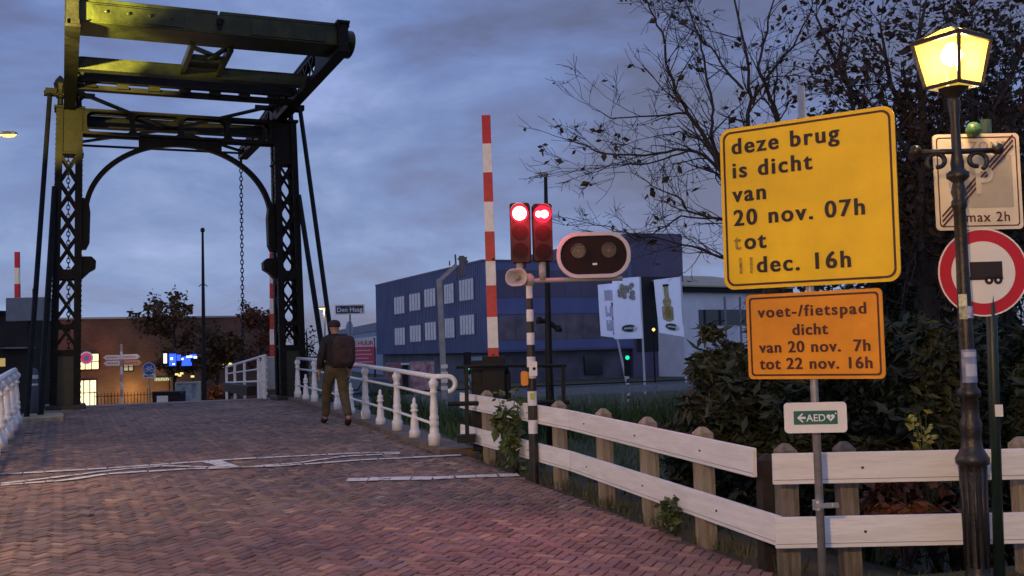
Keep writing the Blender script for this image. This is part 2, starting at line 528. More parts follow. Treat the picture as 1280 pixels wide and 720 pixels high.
# painted lines across the road
worn = bpy.data.materials.new('worn_road_paint'); worn.use_nodes = True
wnn = worn.node_tree; wb = wnn.nodes['Principled BSDF']; wb.inputs['Roughness'].default_value = .7
t_ = wnn.nodes.new('ShaderNodeTexCoord'); n_ = wnn.nodes.new('ShaderNodeTexNoise'); n_.inputs['Scale'].default_value = 7; n_.inputs['Detail'].default_value = 8; n_.inputs['Roughness'].default_value = .7
r_ = wnn.nodes.new('ShaderNodeValToRGB'); r_.color_ramp.elements[0].position = .36; r_.color_ramp.elements[0].color = (.20, .15, .12, 1)
r_.color_ramp.elements[1].position = .47; r_.color_ramp.elements[1].color = (.72, .68, .62, 1)
wnn.links.new(t_.outputs['Object'], n_.inputs['Vector']); wnn.links.new(n_.outputs['Fac'], r_.inputs[0]); wnn.links.new(r_.outputs[0], wb.inputs['Base Color'])
def ground_at(px, py):
    lo, hi = 3.0, 60.0
    D = lo
    while D < hi:
        p = at(px, py, D)
        if p.z <= gz(p): return p
        D += .03
    return p
def stripe(name, pix, w):
    pts = [ground_at(*q) for q in pix]
    dense = []
    for a_, b2 in zip(pts[:-1], pts[1:]):
        n = max(1, int((b2 - a_).length / .22))
        dense += [a_.lerp(b2, k / n) for k in range(n)]
    dense.append(pts[-1])
    m = M(); rr = random.Random(len(name) + len(pix) + int(pix[0][0]))
    for k, (a_, b2) in enumerate(zip(dense[:-1], dense[1:])):
        d = (b2 - a_); d.z = 0; d.normalize(); n = Vector((-d.y, d.x, 0))
        ww = w * rr.uniform(.8, 1.12) / 2; g = rr.uniform(.0, .03)
        off = n * rr.gauss(0, .006)
        q = [a_ + d * g - n * ww + off, b2 - n * ww + off, b2 + n * ww + off, a_ + d * g + n * ww + off]
        q = [Vector((v.x, v.y, gz(v) + .012)) for v in q]
        m.add(q, [(0, 1, 2, 3)])
    o = m.build(name, worn); tag(o, kind='structure'); return o
stripe('road_marking', [(-60, 598), (0, 594), (133, 586.5), (260, 577), (320, 573.5), (450, 567), (500, 566.5)], .12)
stripe('road_marking', [(-60, 613), (0, 608), (83, 601), (133, 593.5), (233, 587.5), (353, 583.5), (450, 576), (577, 570)], .12)
stripe('road_marking', [(0, 606), (90, 595), (140, 589), (200, 583.5), (300, 585.5), (373, 579.5), (433, 571), (500, 568)], .10)
stripe('road_marking', [(263, 577), (293, 586)], .22)
stripe('stop_line', [(433, 601), (540, 598.5), (648, 594.5)], .24)
# low kerb under the right railing
m = M()
ks = list(np.arange(-12.9, -.2, .5))
for a_, b2 in zip(ks[:-1], ks[1:]):
    f1, f2 = fence_t(a_) - .32, fence_t(b2) - .32
    q = []
    for s_, t_ in ((a_, f1), (a_, f1 + .5), (b2, f2 + .5), (b2, f2)):
        q += [B(s_, t_, prof(s_) - .1), B(s_, t_, prof(s_) + .07)]
    m.add(q, [(1, 3, 5, 7), (0, 1, 7, 6), (2, 4, 5, 3), (0, 2, 3, 1), (6, 7, 5, 4)])
kerbm = mat('kerb_stone', (.16, .115, .085), .8, 0, .3, 5, .3, bscale=30)
tag(m.build('kerb', kerbm), kind='structure')
# asphalt street on the far bank
m = M()
m.add([B(26, -200, -.985), B(26, 200, -.985), B(36, 200, -.985), B(36, -200, -.985)], [(0, 1, 2, 3)])
tag(m.build('far_street', asphalt), kind='structure')

# ---------------------------------------------------------------- quay walls
m = M()
m.bar(B(.45, -60, -.95), B(.45, -3.3, -.95), .3, 2.6)
tag(m.build('quay_wall', concrete), 'near bank quay wall left of the bridge, above the canal', 'wall')
m = M()
m.bar(B(.45, 3.0, -1.6), B(.45, 80, -1.6), .3, 1.6)
tag(m.build('quay_wall', concrete), 'near bank quay wall right of the bridge below the grassy bank', 'wall')
m = M()
m.bar(B(10.15, -60, -1.6), B(10.15, -3.0, -1.6), .3, 1.5); m.bar(B(10.15, 3.0, -1.6), B(10.15, 80, -1.6), .3, 1.5)
m.bar(B(10.15, -3.0, -1.3), B(10.15, 3.0, -1.3), .3, 2.2)
tag(m.build('quay_wall', concrete), 'pale far bank quay wall across the canal below the guard rail', 'wall')

# ================================================================ DRAWBRIDGE
Z0 = .5
db = thing('drawbridge', 'black riveted iron drawbridge with portal tower, raised balance frame, chains and tie rods', 'drawbridge', B(0, 0, Z0), TH)
DZ = (0, 0, -Z0)
def dpart(m, name, mt, parent=None, **k):
    return m.build(name, mt, parent or db, loc=DZ if (parent is None) else (0, 0, 0), **k)
iron_lit = iron
def column(sg, lab):
    ti_b, to_b, ti_t, to_t = 2.27, 2.92, 2.20, 2.76
    zb, zt = Z0 - .05, 7.42
    def tin(z): k = (z - zb) / (zt - zb); return ti_b + (ti_t - ti_b) * k
    def tout(z): k = (z - zb) / (zt - zb); return to_b + (to_t - to_b) * k
    def hs(z): k = (z - zb) / (zt - zb); return .36 - .12 * k
    m = M()
    W_ = .15
    for so_ in (-1, 1):
        for inner in (0, 1):
            p0 = (sg * (tin(zb) + W_ / 2 if inner else tout(zb) - W_ / 2), so_ * hs(zb), zb)
            p1 = (sg * (tin(zt) + W_ / 2 if inner else tout(zt) - W_ / 2), so_ * hs(zt), zt)
            m.bar(p0, p1, .06 if False else .15, .055, (0, 1, 0))
            # the angle's other leg
            x0 = sg * (tin(zb) + .02 if inner else tout(zb) - .02); x1 = sg * (tin(zt) + .02 if inner else tout(zt) - .02)
            m.bar((x0, so_ * (hs(zb) - .09), zb), (x1, so_ * (hs(zt) - .09), zt), .035, .12, (0, 1, 0))
            # rivets down the angle
            for k in range(60):
                z = zb + (zt - zb) * (k + .5) / 60
                xx = sg * (tin(z) + .05 if inner else tout(z) - .05)
                m.box((xx, so_ * (hs(z) + .03), z), (.026, .02, .026))
                xe = sg * (tin(z) - .004 if inner else tout(z) + .004)
                m.box((xe, so_ * (hs(z) - .06), z), (.02, .028, .028))
    col = dpart(m, 'column', iron)
    if lab: col['label'] = lab
    m = M()
    npan = 7; z0, z1 = 1.90, 6.35
    for k in range(npan):
        za, zc = z0 + (z1 - z0) * k / npan, z0 + (z1 - z0) * (k + 1) / npan
        for so_ in (-1, 1):
            y0, y1 = so_ * (hs(za) - .035), so_ * (hs(zc) - .035)
            a1, a2 = sg * (tin(za) + .1), sg * (tout(za) - .1)
            b1, b2 = sg * (tin(zc) + .1), sg * (tout(zc) - .1)
            m.bar((a1, y0, za), (b2, y1, zc), .016, .062, (0, 0, 1))
            m.bar((a2, y0 - so_ * .02, za), (b1, y1 - so_ * .02, zc), .016, .062, (0, 0, 1))
        xa, xc = sg * (tin(za) + .03), sg * (tin(zc) + .03)
        m.bar((xa, -hs(za) + .1, za) if k % 2 else (xa, hs(za) - .1, za), (xc, hs(zc) - .1, zc) if k % 2 else (xc, -hs(zc) + .1, zc), .016, .06)
    m.build('lattice', iron, col)
    for z, hgt in ((3.55, .22), (2.35, .1), (1.75, .14)):
        for so_ in (-1, 1):
            m = M(); m.box((sg * (tin(z) + tout(z)) / 2, so_ * (hs(z) + .006), z), (tout(z) - tin(z) - .04, .02, hgt))
            m.build('tie_plate', iron, col)
    m = M()
    z = 1.1
    m.box((sg * 2.58, 0, 1.12), (.50, .62, 1.25)); m.box((sg * 2.58, 0, .52), (.86, .95, .12)); m.box((sg * 2.58, 0, 1.78), (.6, .68, .06))
    m.build('foot_casing', mat('foot_green_black', (.012, .018, .010), .5, 0, .4, 3), col, bevel=.02)
    m = M()
    m.box((sg * 2.48, 0, 6.88), (.46, .40, 1.02)); m.box((sg * 2.48, 0, 7.43), (.66, .62, .06)); m.box((sg * 2.48, 0, 6.36), (.60, .56, .05))
    m.build('head_casing', iron, col, bevel=.01)
    # bracket on the inner face and the block below it
    m = M()
    m.prism([(sg * 2.20, 5.35), (sg * 2.08, 5.30), (sg * 2.04, 5.0), (sg * 2.06, 4.30), (sg * 2.13, 4.15), (sg * 2.24, 4.15), (sg * 2.22, 5.35)], -.16, .16)
    m.build('arch_bracket', iron, col, bevel=.01)
    m = M()
    m.prism([(sg * 2.26, 3.98), (sg * 2.02, 3.98), (sg * 1.92, 3.88), (sg * 1.93, 3.70), (sg * 2.06, 3.62), (sg * 2.26, 3.42)], -.17, .17)
    m.build('bracket_block', iron, col, bevel=.015)
    # two bearing pedestals with pointed caps
    for dx in (-.2, .2):
        m = M()
        m.lathe([(.10, 7.44), (.10, 7.50), (.065, 7.54), (.06, 7.66), (.10, 7.70), (.10, 7.74), (.075, 7.77), (.12, 7.88), (.15, 8.02), (.10, 8.12), (.035, 8.20), (.01, 8.22)], (sg * 2.48 + dx, 0, 0), 10)
        m.build('bearing_pedestal', iron, col, smooth=False)
    # stay rod and raking strut to the near ground, and the same behind
    m = M()
    m.tube([(sg * 2.90, -.08, 7.78), (sg * (3.30 if sg < 0 else 3.0), -3.35, prof(-3.35) + .02)], .055, 10)
    m.box((sg * 2.88, -.06, 7.82), (.24, .16, .13))
    m.build('stay_rod', iron, col, smooth=False)
    m = M()
    m.tube([(sg * 2.80, -.25, 5.55), (sg * (3.06 if sg < 0 else 2.9), -2.85, prof(-2.85) + .02)], .065, 10)
    m.build('raking_strut', iron, col)
    return col
column(-1, 'left column, its upper part lit yellow by a street light')
column(1, 'right column, in dark silhouette')
# portal crossbeam
m = M()
for so_ in (-.2, .2):
    m.bar((-2.2, so_, 7.40), (2.2, so_, 7.40), .12, .045, (0, 0, 1))
    m.bar((-2.2, so_, 6.87), (2.2, so_, 6.87), .12, .06, (0, 0, 1))
    for t_ in (-2.16, -1.10, 0, 1.10, 2.16):
        # posts with rounded throats
        rows = [(6.89 + .49 * q / 12, .045 + .12 * abs(q / 6 - 1) ** 5) for q in range(13)]
        poly = [(t_ - w_, z_) for z_, w_ in rows] + [(t_ + w_, z_) for z_, w_ in reversed(rows)]
        m.prism(poly, so_ - .02, so_ + .02)
for k in range(44):
    m.box((-2.1 + 4.2 * (k + .5) / 44, -.262, 7.40), (.028, .012, .03))
m.box((0, 0, 7.425), (4.4, .5, .014))
dpart(m, 'crossbeam', iron)
m = M()
for so_ in (0,):
    pts_o = [(2.2 * math.cos(R_(a)), 5.0 + 1.78 * math.sin(R_(a))) for a in range(0, 181, 4)]
    pts_i = [(2.08 * math.cos(R_(a)), 5.0 + 1.68 * math.sin(R_(a))) for a in range(0, 181, 4)]
    n = len(pts_o)
    for k in range(n - 1):
        m.prism([pts_o[k], pts_o[k + 1], pts_i[k + 1], pts_i[k]], so_ - .09, so_ + .09)
        cx_, cz_ = (pts_i[k][0] * .35 + pts_o[k][0] * .65), (pts_i[k][1] * .35 + pts_o[k][1] * .65)
        m.box((cx_, so_ - .096, cz_), (.03, .012, .03))
    for k in range(n - 1):
        if abs(pts_o[k][0]) < 1.0 and abs(pts_o[k + 1][0]) < 1.0:
            m.prism([pts_o[k], (pts_o[k][0], 6.85), (pts_o[k + 1][0], 6.85), pts_o[k + 1]], so_ - .02, so_ + .02)
dpart(m, 'portal_arch', iron)

# balance frame
def arm(t0, lab):
    m = M()
    S0, S1 = -6.75, 5.45
    def zb(s): return 7.42 + max(0, (s - .5)) * .012
    def zt(s): return float(np.interp(s, [S0, -4, 0, S1], [7.98, 8.0, 7.98, 7.74]))
    seg = [S0, -4, -2, 0, 2, 4, S1]
    for a_, b2 in zip(seg[:-1], seg[1:]):
        m.bar((t0, a_, zb(a_)), (t0, b2, zb(b2)), .25, .05)
        m.bar((t0, a_, zt(a_)), (t0, b2, zt(b2)), .25, .05)
        for e_ in (-.1, .1):
            m.bar((t0 + e_, a_, zb(a_) + .06), (t0 + e_, b2, zb(b2) + .06), .02, .09)
            m.bar((t0 + e_, a_, zt(a_) - .06), (t0 + e_, b2, zt(b2) - .06), .02, .09)
    m.box((t0, 0, 7.7), (.22, .9, .54)); m.box((t0, S1, 7.62), (.25, .18, .3)); m.box((t0, -5.7, 7.7), (.2, 2.0, .5))
    m.tube([(t0 - .55, 0, 7.78), (t0 + .55, 0, 7.78)], .07, 12)
    a_o = dpart(m, 'balance_arm', iron)
    if lab: a_o['label'] = lab
    m = M()
    n = 17; L0, L1 = -4.6, 5.3
    for k in range(n):
        a_, b2 = L0 + (L1 - L0) * k / n, L0 + (L1 - L0) * (k + 1) / n
        for e_ in (-.105, .105):
            m.bar((t0 + e_, a_, zb(a_) + .03), (t0 + e_, b2, zt(b2) - .03), .012, .05)
            m.bar((t0 + e_ * .88, b2, zb(b2) + .03), (t0 + e_ * .88, a_, zt(a_) - .03), .012, .05)
    m.build('lattice', iron, a_o)
    return a_o
TL, TRR = -2.48, 2.34
arm(TL, None); arm(TRR, None)
m = M()
m.box((-.05, -6.17, 7.74), (4.75, .86, .34))
m.box((-.05, -6.17, 7.555), (5.0, .9, .03))
m.box((-1.22, -6.17, 7.955), (2.45, .80, .07)); m.box((1.22, -6.17, 7.955), (2.35, .80, .07))
m.lathe([(.30, -.0), (.30, .28), (.26, .30)], (0, 0, 0), 24)
# turn the rounded end cap to lie along the beam
cap = m.v[-72:]; 
for i in range(len(m.v) - 72, len(m.v)):
    x, y, z = m.v[i]; m.v[i] = (2.33 + z, -6.17 + x * 1.42, 7.70 + y * .85)
cw = dpart(m, 'counterweight', iron_green, bevel=.012)
m = M()
m.box((-1.38, -6.615, 7.73), (1.55, .03, .27))
for k in range(4): m.lathe([(.03, 0), (.03, .025), (.015, .032)], (0, 0, 0), 8)
for k in range(4):
    for i in range(len(m.v) - 24 * (4 - k), len(m.v) - 24 * (3 - k)):
        x, y, z = m.v[i]; m.v[i] = (-1.93 + .37 * k + x, -6.63 - z, 7.75 + y)
m.build('bolted_plate', iron_green, cw, bevel=.006)
m = M()
m.box((1.3, -6.615, 7.73), (1.4, .03, .30))
m.build('end_plate', iron_green, cw, bevel=.006)
m = M()
m.lathe([(.05, 0), (.05, .1), (.03, .12)], (.02, -6.68, 7.70), 8); m.box((.05, -6.66, 7.78), (.1, .06, .05)); m.box((.02, -6.66, 7.68), (.06, .05, .12))
m.build('latch', iron, cw)
m = M()
m.bar((TL, -3.80, 7.52), (TRR, -3.80, 7.52), .22, .22); m.box((-.07, -3.80, 7.405), (4.6, .26, .018)); m.box((-.07, -3.80, 7.64), (4.6, .26, .018))
dpart(m, 'cross_beam', iron_green)
m = M()
m.bar((TL, -2.12, 7.45), (TRR, -2.12, 7.45), .22, .10); m.bar((TL, -2.30, 7.64), (TRR, -2.30, 7.64), .14, .20)
for k in range(7): m.box((TL + .4 + .65 * k, -2.22, 7.54), (.24, .2, .2))
dpart(m, 'cross_beam', iron)
m = M()
m.bar((TL, 1.9, 7.55), (TRR, 1.9, 7.55), .16, .26); m.box((-.07, 1.9, 7.43), (4.6, .28, .02)); m.box((-.07, 1.9, 7.69), (4.6, .28, .02))
dpart(m, 'cross_beam', iron)
m = M()
for a_, b2 in (((TL + .1, -1.6, 7.5), (-.1, 1.85, 7.5)), ((TRR - .1, -1.9, 7.5), (.0, 1.85, 7.5)), ((-.1, 1.95, 7.5), (TL + .1, 4.7, 7.55)), ((0, 1.95, 7.5), (TRR - .1, 4.7, 7.55))):
    m.bar(a_, b2, .12, .05)
dpart(m, 'diagonal_brace', iron)
m = M(); m.tube([(TL, 4.95, 7.55), (TRR, 4.95, 7.55)], .035, 8)
dpart(m, 'end_rod', iron)
m = M()
for t_ in (-.36, .36): m.bar((t_, -5.78, 7.56), (t_, -3.9, 7.52), .09, .16)
m.bar((-.36, -5.4, 7.62), (.30, -4.7, 7.62), .12, .05); m.bar((.34, -5.5, 7.64), (.05, -5.0, 7.5), .1, .05)
m.box((0, -4.75, 7.58), (.66, .12, .12)); m.box((0, -4.2, 7.6), (.66, .35, .04))
dpart(m, 'spine_beam', iron_green)
def chain(t0, s0, ztop, zbot, lab):
    m = M(); n = int((ztop - zbot) / .125)
    for k in range(n):
        z = ztop - .125 * (k + .5)
        pts = []
        for a in range(0, 360, 30):
            x = .042 * math.cos(R_(a)); zz = .082 * math.sin(R_(a))
            pts.append((t0 + (x if k % 2 else 0), s0 + (0 if k % 2 else x), z + zz))
        pts.append(pts[0])
        m.tube(pts, .0145, 5, cap=False)
    m.tube([(t0, s0, ztop + .2), (t0, s0, ztop)], .04, 8)
    o = dpart(m, 'chain', iron)
chain(TL, 5.42, 7.3, .6, ''); chain(TRR - .06, 5.42, 7.3, .6, '')
# leaf of the bridge
m = M()
dss = np.arange(.62, 10.01, .5)
for a_, b2 in zip(dss[:-1], dss[1:]):
    m.add([(-2.6, a_, prof(a_) + .01), (2.6, a_, prof(a_) + .01), (2.6, b2, prof(b2) + .01), (-2.6, b2, prof(b2) + .01),
           (-2.6, a_, prof(a_) - .3), (2.6, a_, prof(a_) - .3), (2.6, b2, prof(b2) - .3), (-2.6, b2, prof(b2) - .3)],
          [(0, 1, 2, 3), (7, 6, 5, 4), (0, 3, 7, 4), (1, 5, 6, 2)] + ([(0, 4, 5, 1)] if a_ < .7 else []) + ([(3, 2, 6, 7)] if b2 > 9.5 else []))
dpart(m, 'deck', mat('deck_surface', (.17, .105, .09), .6, 0, .3, 4, .3, bscale=30))
# white railing on the right edge of the leaf
m = M()
t_ = 2.12
zz = lambda s: 1.62 - .05 * s
m.tube([(t_, .9, zz(.9)), (t_, 7.7, zz(7.7))], .035, 8)
m.tube([(t_, .9, 1.25), (t_, 7.7, 1.02)], .022, 8); m.tube([(t_, .9, .92), (t_, 7.7, .74)], .03, 8)
for s in (1.0, 1.9, 4.2, 6.0, 7.7): m.tube([(t_, s, prof(s)), (t_, s, zz(s))], .04, 8)
m.box((t_, 1.4, .95), (.05, .3, .95))
dr = dpart(m, 'leaf_railing', white_iron)
m = M(); m.box((2.0, 4.6, .64), (.25, 4.6, .25)); m.build('toe_board', dark_paint, dr)
m = M(); m.tube([(t_, 1.05, .5), (t_, 1.05, 1.55)], .06, 10)
for k in range(6): m.box((t_, 1.05, .6 + .17 * k), (.135, .135, .06))
m.build('end_post', white_iron, dr)

# stone pad under the left stays
m = M()
for k in range(4):
    s = -3.7 + .42 * k
    p = B(s, -3.0, 0)
    m.box((random.uniform(-.02, .02), -3.7 + .42 * k + 3.1, random.uniform(0, .015)), (.75, .39, .12))
pad = m.build('stone_pad', mat('yellow_stone', (.34, .26, .15), .8, 0, .3, 5, .3), bevel=.015)
pad.location = B(-3.1, -3.0, prof(-3.1) + .0); pad.rotation_euler = (0, 0, TH)
tag(pad, 'row of sandy stone blocks at the feet of the left stay rods', 'stone pad')

# ================================================================ RAILINGS
def baluster_mesh(h, fat=1.0, finial=False):
    m = M()
    if finial:
        pr = [(.085, 0), (.085, .10), (.075, .12), (.062, .15), (.058, .25), (.045, .36), (.038, .42), (.06, .43), (.06, .455), (.04, .47), (.05, .49), (.052, .53), (.03, .56), (.022, .575), (.03, .60), (.018, .64), (.004, .66)]
        k = h / .66
    else:
        pr = [(.108, 0), (.108, .14), (.10, .16), (.082, .18), (.078, .24), (.07, .27), (.085, .29), (.085, .33), (.07, .345), (.082, .37), (.082, .41), (.066, .43), (.072, .50), (.060, .62), (.052, .72), (.072, .735), (.072, .755), (.055, .77), (.06, .80), (.085, .85), (.085, .89), (.06, .915), (.045, .94)]
        k = h / .94
    m.lathe([(r * fat, z * k) for r, z in pr], n=16)
    return m
def railing(name, label, knots, short_idx, rail_h, group, hook=True, fat=.80, H=.93):
    base = B(knots[0][0], knots[0][1], prof(knots[0][0]) + .05)
    root = thing(name, label, 'railing', base, 0, group)
    first = None
    for (s, t) in knots:
        p = B(s, t, prof(s) + .06) - base
        if first is None:
            o = first = baluster_mesh(H, fat).build('baluster', white_iron, root, smooth=True)
        else:
            o = first.copy(); C.objects.link(o); o.parent = root
        o.location = p
    fs = None
    for i in short_idx:
        (s, t), (s2, t2) = knots[i], knots[i + 1]
        s, t = (s + s2) / 2, (t + t2) / 2
        p = B(s, t, prof(s) + .06) - base
        if fs is None: o = fs = baluster_mesh(.60, 1.0, True).build('short_post', white_iron, root, smooth=True)
        else:
            o = fs.copy(); C.objects.link(o); o.parent = root
        o.location = p
    for nm, hh, r in rail_h:
        m = M()
        pts = [B(s, t, prof(s) + .06 + hh) - base for s, t in knots]
        if nm == 'handrail' and hook:
            d = ((pts[0] - pts[1]).normalized() * .35 + CX * .95).normalized()
            e0 = pts[0]
            cur = [e0 + d * .18 + Vector((0, 0, -.0))]
            for a in range(0, 200, 20):
                cur.append(e0 + d * (.20 + .105 * math.sin(R_(a))) + Vector((0, 0, -.105 + .105 * math.cos(R_(a)))))
            pts = list(reversed(cur)) + pts
        m.tube(pts, r, 10)
        m.build(nm, white_iron, root, smooth=True)
    return root
kn = [(-12.35, 2.07), (-10.1, 2.23), (-7.82, 2.34), (-5.3, 2.46), (-2.75, 2.56), (-.75, 2.60)]
kn2 = kn[:]
rr_ = railing('bridge_railing', 'white cast iron railing the walker passes, with tall balusters, short finial posts', kn2, [0, 1, 2, 3, 4],
        [('handrail', .955, .036), ('middle_rail', .70, .022), ('lower_rail', .30, .020)], 'white railings of the drawbridge')
kl = [(-12.4, -3.52), (-10.9, -3.52), (-9.4, -3.50), (-7.9, -3.48), (-6.5, -3.46), (-5.3, -3.44)]
railing('bridge_railing', 'white railing of thick balusters cut by the left edge of the photo', kl, [],
        [('handrail', .985, .05), ('lower_rail', .30, .025)], 'white railings of the drawbridge', hook=False, fat=1.15, H=.97)

# ================================================================ WHITE FENCES
def post_mesh(h, w=.15):
    m = M()
    z = h
    a = w / 2
    m.box((0, 0, (h - .05) / 2 - .2), (w, w, h - .05 + .4))
    o = len(m.v)
    m.add([(-a, -a, h - .05), (a, -a, h - .05), (a, a, h - .05), (-a, a, h - .05), (-a * .35, -a * .35, h), (a * .35, -a * .35, h), (a * .35, a * .35, h), (-a * .35, a * .35, h)],
          [(4, 5, 6, 7), (0, 1, 5, 4), (1, 2, 6, 5), (2, 3, 7, 6), (3, 0, 4, 7)])
    return m
fp0 = at(584, 500, 14.1); fp0.z = 0
fpj = at(723, 500, 10.95); fpj.z = 0
fpc = at(981, 600, 7.22); fpc.z = 0
fpr = Vector((6.6, 7.3, 0))
froot = thing('white_fence', 'white plank fence along the brick road with a gap at its near end', 'fence', (fpc.x, fpc.y, 0), 0, 'white plank fences')
FB = Vector((fpc.x, fpc.y, 0))
def fence_z(p): return gz(p)
def plank(m, p, q, zc0, zc1, h, off, e0=0, e1=0):
    d = (q - p).normalized(); n = Vector((d.y, -d.x, 0))
    if n.dot(Vector((0, -1, 0))) < 0 and n.dot(Vector((-1, 0, 0))) < 0: n = -n
    a = p + d * e0 + n * off; b2 = q - d * e1 + n * off
    m.bar(Vector((a.x, a.y, zc0)) - FB, Vector((b2.x, b2.y, zc1)) - FB, .035, h)
    return n
def left_normal(p, q):
    d = (q - p).normalized(); n = Vector((d.y, -d.x, 0))
    return n if n.x < 0 or n.y < -.9 else -n
grooved = mat('groove_shade', (.30, .28, .26), .7)
RH, UP, LO = .205, .715, .29
def fence_run(root, p, q, cut_top=0.0, cut_low=0.0):
    d = (q - p).normalized(); n = left_normal(p, q)
    zp, zq = gz(p), gz(q)
    for hc, cut in ((UP, cut_top), (LO, cut_low)):
        m = M()
        L = (q - p).length - cut
        e_ = p + d * L
        ze = zp + (zq - zp) * L / (q - p).length
        a = p + d * .012 + n * .095; b2 = e_ - d * .012 + n * .095
        m.bar(Vector((a.x, a.y, zp + hc)) - FB, Vector((b2.x, b2.y, ze + hc)) - FB, .035, RH)
        # raised grey strip for a groove's shade along the lower edge, and bolt heads
        gm_ = M(); g0, g1 = a + n * .018, b2 + n * .018
        gm_.bar(Vector((g0.x, g0.y, zp + hc - RH * .36)) - FB, Vector((g1.x, g1.y, ze + hc - RH * .36)) - FB, .003, .0045)
        o = m.build('plank', white_wood, root, bevel=.004)
        mm = M()
        nb = max(2, int(L / 1.2))
        for k in range(nb):
            c_ = p.lerp(e_, (k + .35) / nb) + n * .114
            mm.box(Vector((c_.x, c_.y, zp + (ze - zp) * (k + .35) / nb + hc + .0)) - FB, (.014, .014, .014))
        mm.build('bolt', dark_paint, o); gm_.build('groove', grooved, o)
fence_run(froot, fp0, fpj)
fence_run(froot, fpj, fpc, 0.215, -0.085)
fpost = None
for px in (611, 700, 757, 812.5, 880):
    # on the fence line
    best = None
    for a_, b2 in ((fp0, fpj), (fpj, fpc)):
        for k in range(401):
            q = a_.lerp(b2, k / 400)
            v = CAMR.transposed() @ (q + Vector((0, 0, .6)) - CAM0); x = 640 + F * v.x / -v.z
            if best is None or abs(x - px) < best[0]: best = (abs(x - px), q.copy())
    q = best[1]
    z = gz(q)
    nl = Vector((.35, .10, 0)).normalized()
    if fpost is None: o = fpost = post_mesh(.885, .128).build('post', raw_wood, froot, bevel=.006)
    else: o = fpost.copy(); C.objects.link(o); o.parent = froot
    o.location = Vector((q.x, q.y, z)) - FB + Vector((.0, .0, 0)); o.rotation_euler = (0, random.uniform(-.02, .02), R_(19))
q = at(957, 600, 7.55); o = fpost.copy(); o.data = fpost.data.copy(); o.data.materials[0] = mat('dark_post_wood', (.020, .016, .013), .85, 0, .4, 6, .4); C.objects.link(o); o.parent = froot
o.location = Vector((q.x, q.y, -.03)) - FB; o.rotation_euler = (0, .02, R_(10)); o.scale = (.95, .95, .93); o['label'] = 'dark post in the gap of the top plank'  # dark post stands for an unidentified dark shape between the planks
# fence turning right past the lamp
grey_wood = mat('grey_wood', (.10, .085, .065), .85, 0, col2=(.21, .18, .14), scale=5, bump=.4, stretch=(5, 5, .7), bscale=9)
f2 = thing('white_fence', 'white plank fence running behind the lamp post towards the right edge', 'fence', (fpc.x, fpc.y, 0), 0, 'white plank fences')
pr0 = fpc + Vector((-.13, -.06, 0)); n = Vector((0, -1, 0))
pm = fpc.lerp(fpr, .72)
fence_run(f2, pr0, Vector((5.2, 7.16, 0))); fence_run(f2, Vector((5.2, 7.16, 0)), fpr)
for k, px in enumerate((984, 1060, None, None)):
    q = (fpc + Vector((.03, .10, 0))) if k == 0 else fpc.lerp(fpr, (.0, .098, .36, .65)[k]) + Vector((0, .12, 0))
    o = fpost.copy(); C.objects.link(o); o.parent = f2
    o.location = Vector((q.x, q.y, 0)) - FB; o.rotation_euler = (0, random.uniform(-.015, .015), R_(8 if k == 0 else 2))
    if k < 2:
        o.data = fpost.data.copy(); o.data.materials[0] = grey_wood
    if k == 0: o['label'] = 'grey weathered corner post'

# ================================================================ SIGNS
def board_sign(name, label, cat, c, w, h, rz, sheet, border, r=.06, bw=.012, inset=.03, th=.012, roll=0):
    root = thing(name, label, cat, c, rz)
    root.rotation_euler = (0, roll, rz)
    m = M(); m.prism(rrect(w, h, r), 0, th)
    m.build('panel', sheet, root)
    if border:
        m = M(); ring(m, rrect(w - 2 * inset, h - 2 * inset, r * .8), rrect(w - 2 * inset - 2 * bw, h - 2 * inset - 2 * bw, r * .66), -.0015, .001)
        m.build('border', border, root)
    return root
SRZ = R_(-36)
c = at(1006.5, 252, 6.62)
ys = board_sign('bridge_closure_sign', 'large yellow sign reading deze brug is dicht van 20 nov. 07h', 'sign', c, 1.15, 1.08, SRZ, yellow_sign, letter_brown, .07, .014, .022, roll=R_(.3))
LH = .149
rows = [('deze brug', .395), ('is dicht', .235), ('van', .075), ('20 nov. 07h', -.085), ('tot', -.245), ('   dec. 16h', -.405)]
for k, (s_, z) in enumerate(rows):
    if s_ == 'tot':
        text('lettering', 't', LH, letter_worn, ys, -.495, z - .03, bold=.014)
        text('lettering', 'ot', LH, letter_black, ys, -.425, z - .03, bold=.013, strike=.045, sp=1.22)
    elif 'dec' in s_:
        text('lettering', '11', LH, letter_worn, ys, -.49, z - .03, bold=.012)
        text('lettering', 'dec. 16h', LH, letter_black, ys, -.345, z - .03, bold=.013, strike=.045, sp=1.22)
    else:
        text('lettering', s_, LH, letter_black, ys, -.495, z - .03, bold=.013, strike=.045, sp=1.22)
scm = mat('scuff', (.05, .03, .01), .7)
for (x, z, w_) in ((.02, -.512, .10), (.42, -.515, .08), (-.1, -.514, .04)):
    m = M(); m.box((x, -.002, z), (w_, .002, .008)); m.build('scuff', scm, ys)
m = M()
for z in (.3, -.3): m.box((0, .03, z), (.9, .03, .04))
m.build('rear_rail', steel, ys)
c = at(1016, 419, 6.62)
os_ = board_sign('path_closure_sign', 'orange sign about voet-/fietspad dicht, under the big yellow sign', 'sign', c, .885, .555, SRZ, orange_sign, letter_brown, .03, .012, .02)
for s_, x, z, al in (('voet-/fietspad', -.362, .125, 'LEFT'), ('dicht', -.02, .005, 'CENTER'), ('van 20 nov.  7h', -.362, -.105, 'LEFT'), ('tot 22 nov. 16h', -.362, -.212, 'LEFT')):
    text('lettering', s_, .102, letter_brown, os_, x, z, bold=.012, strike=.045, sp=1.22 if s_.startswith('v') and '-' in s_ else 1.13, align=al, sx=1.0)
c = at(1019.5, 522, 6.55)
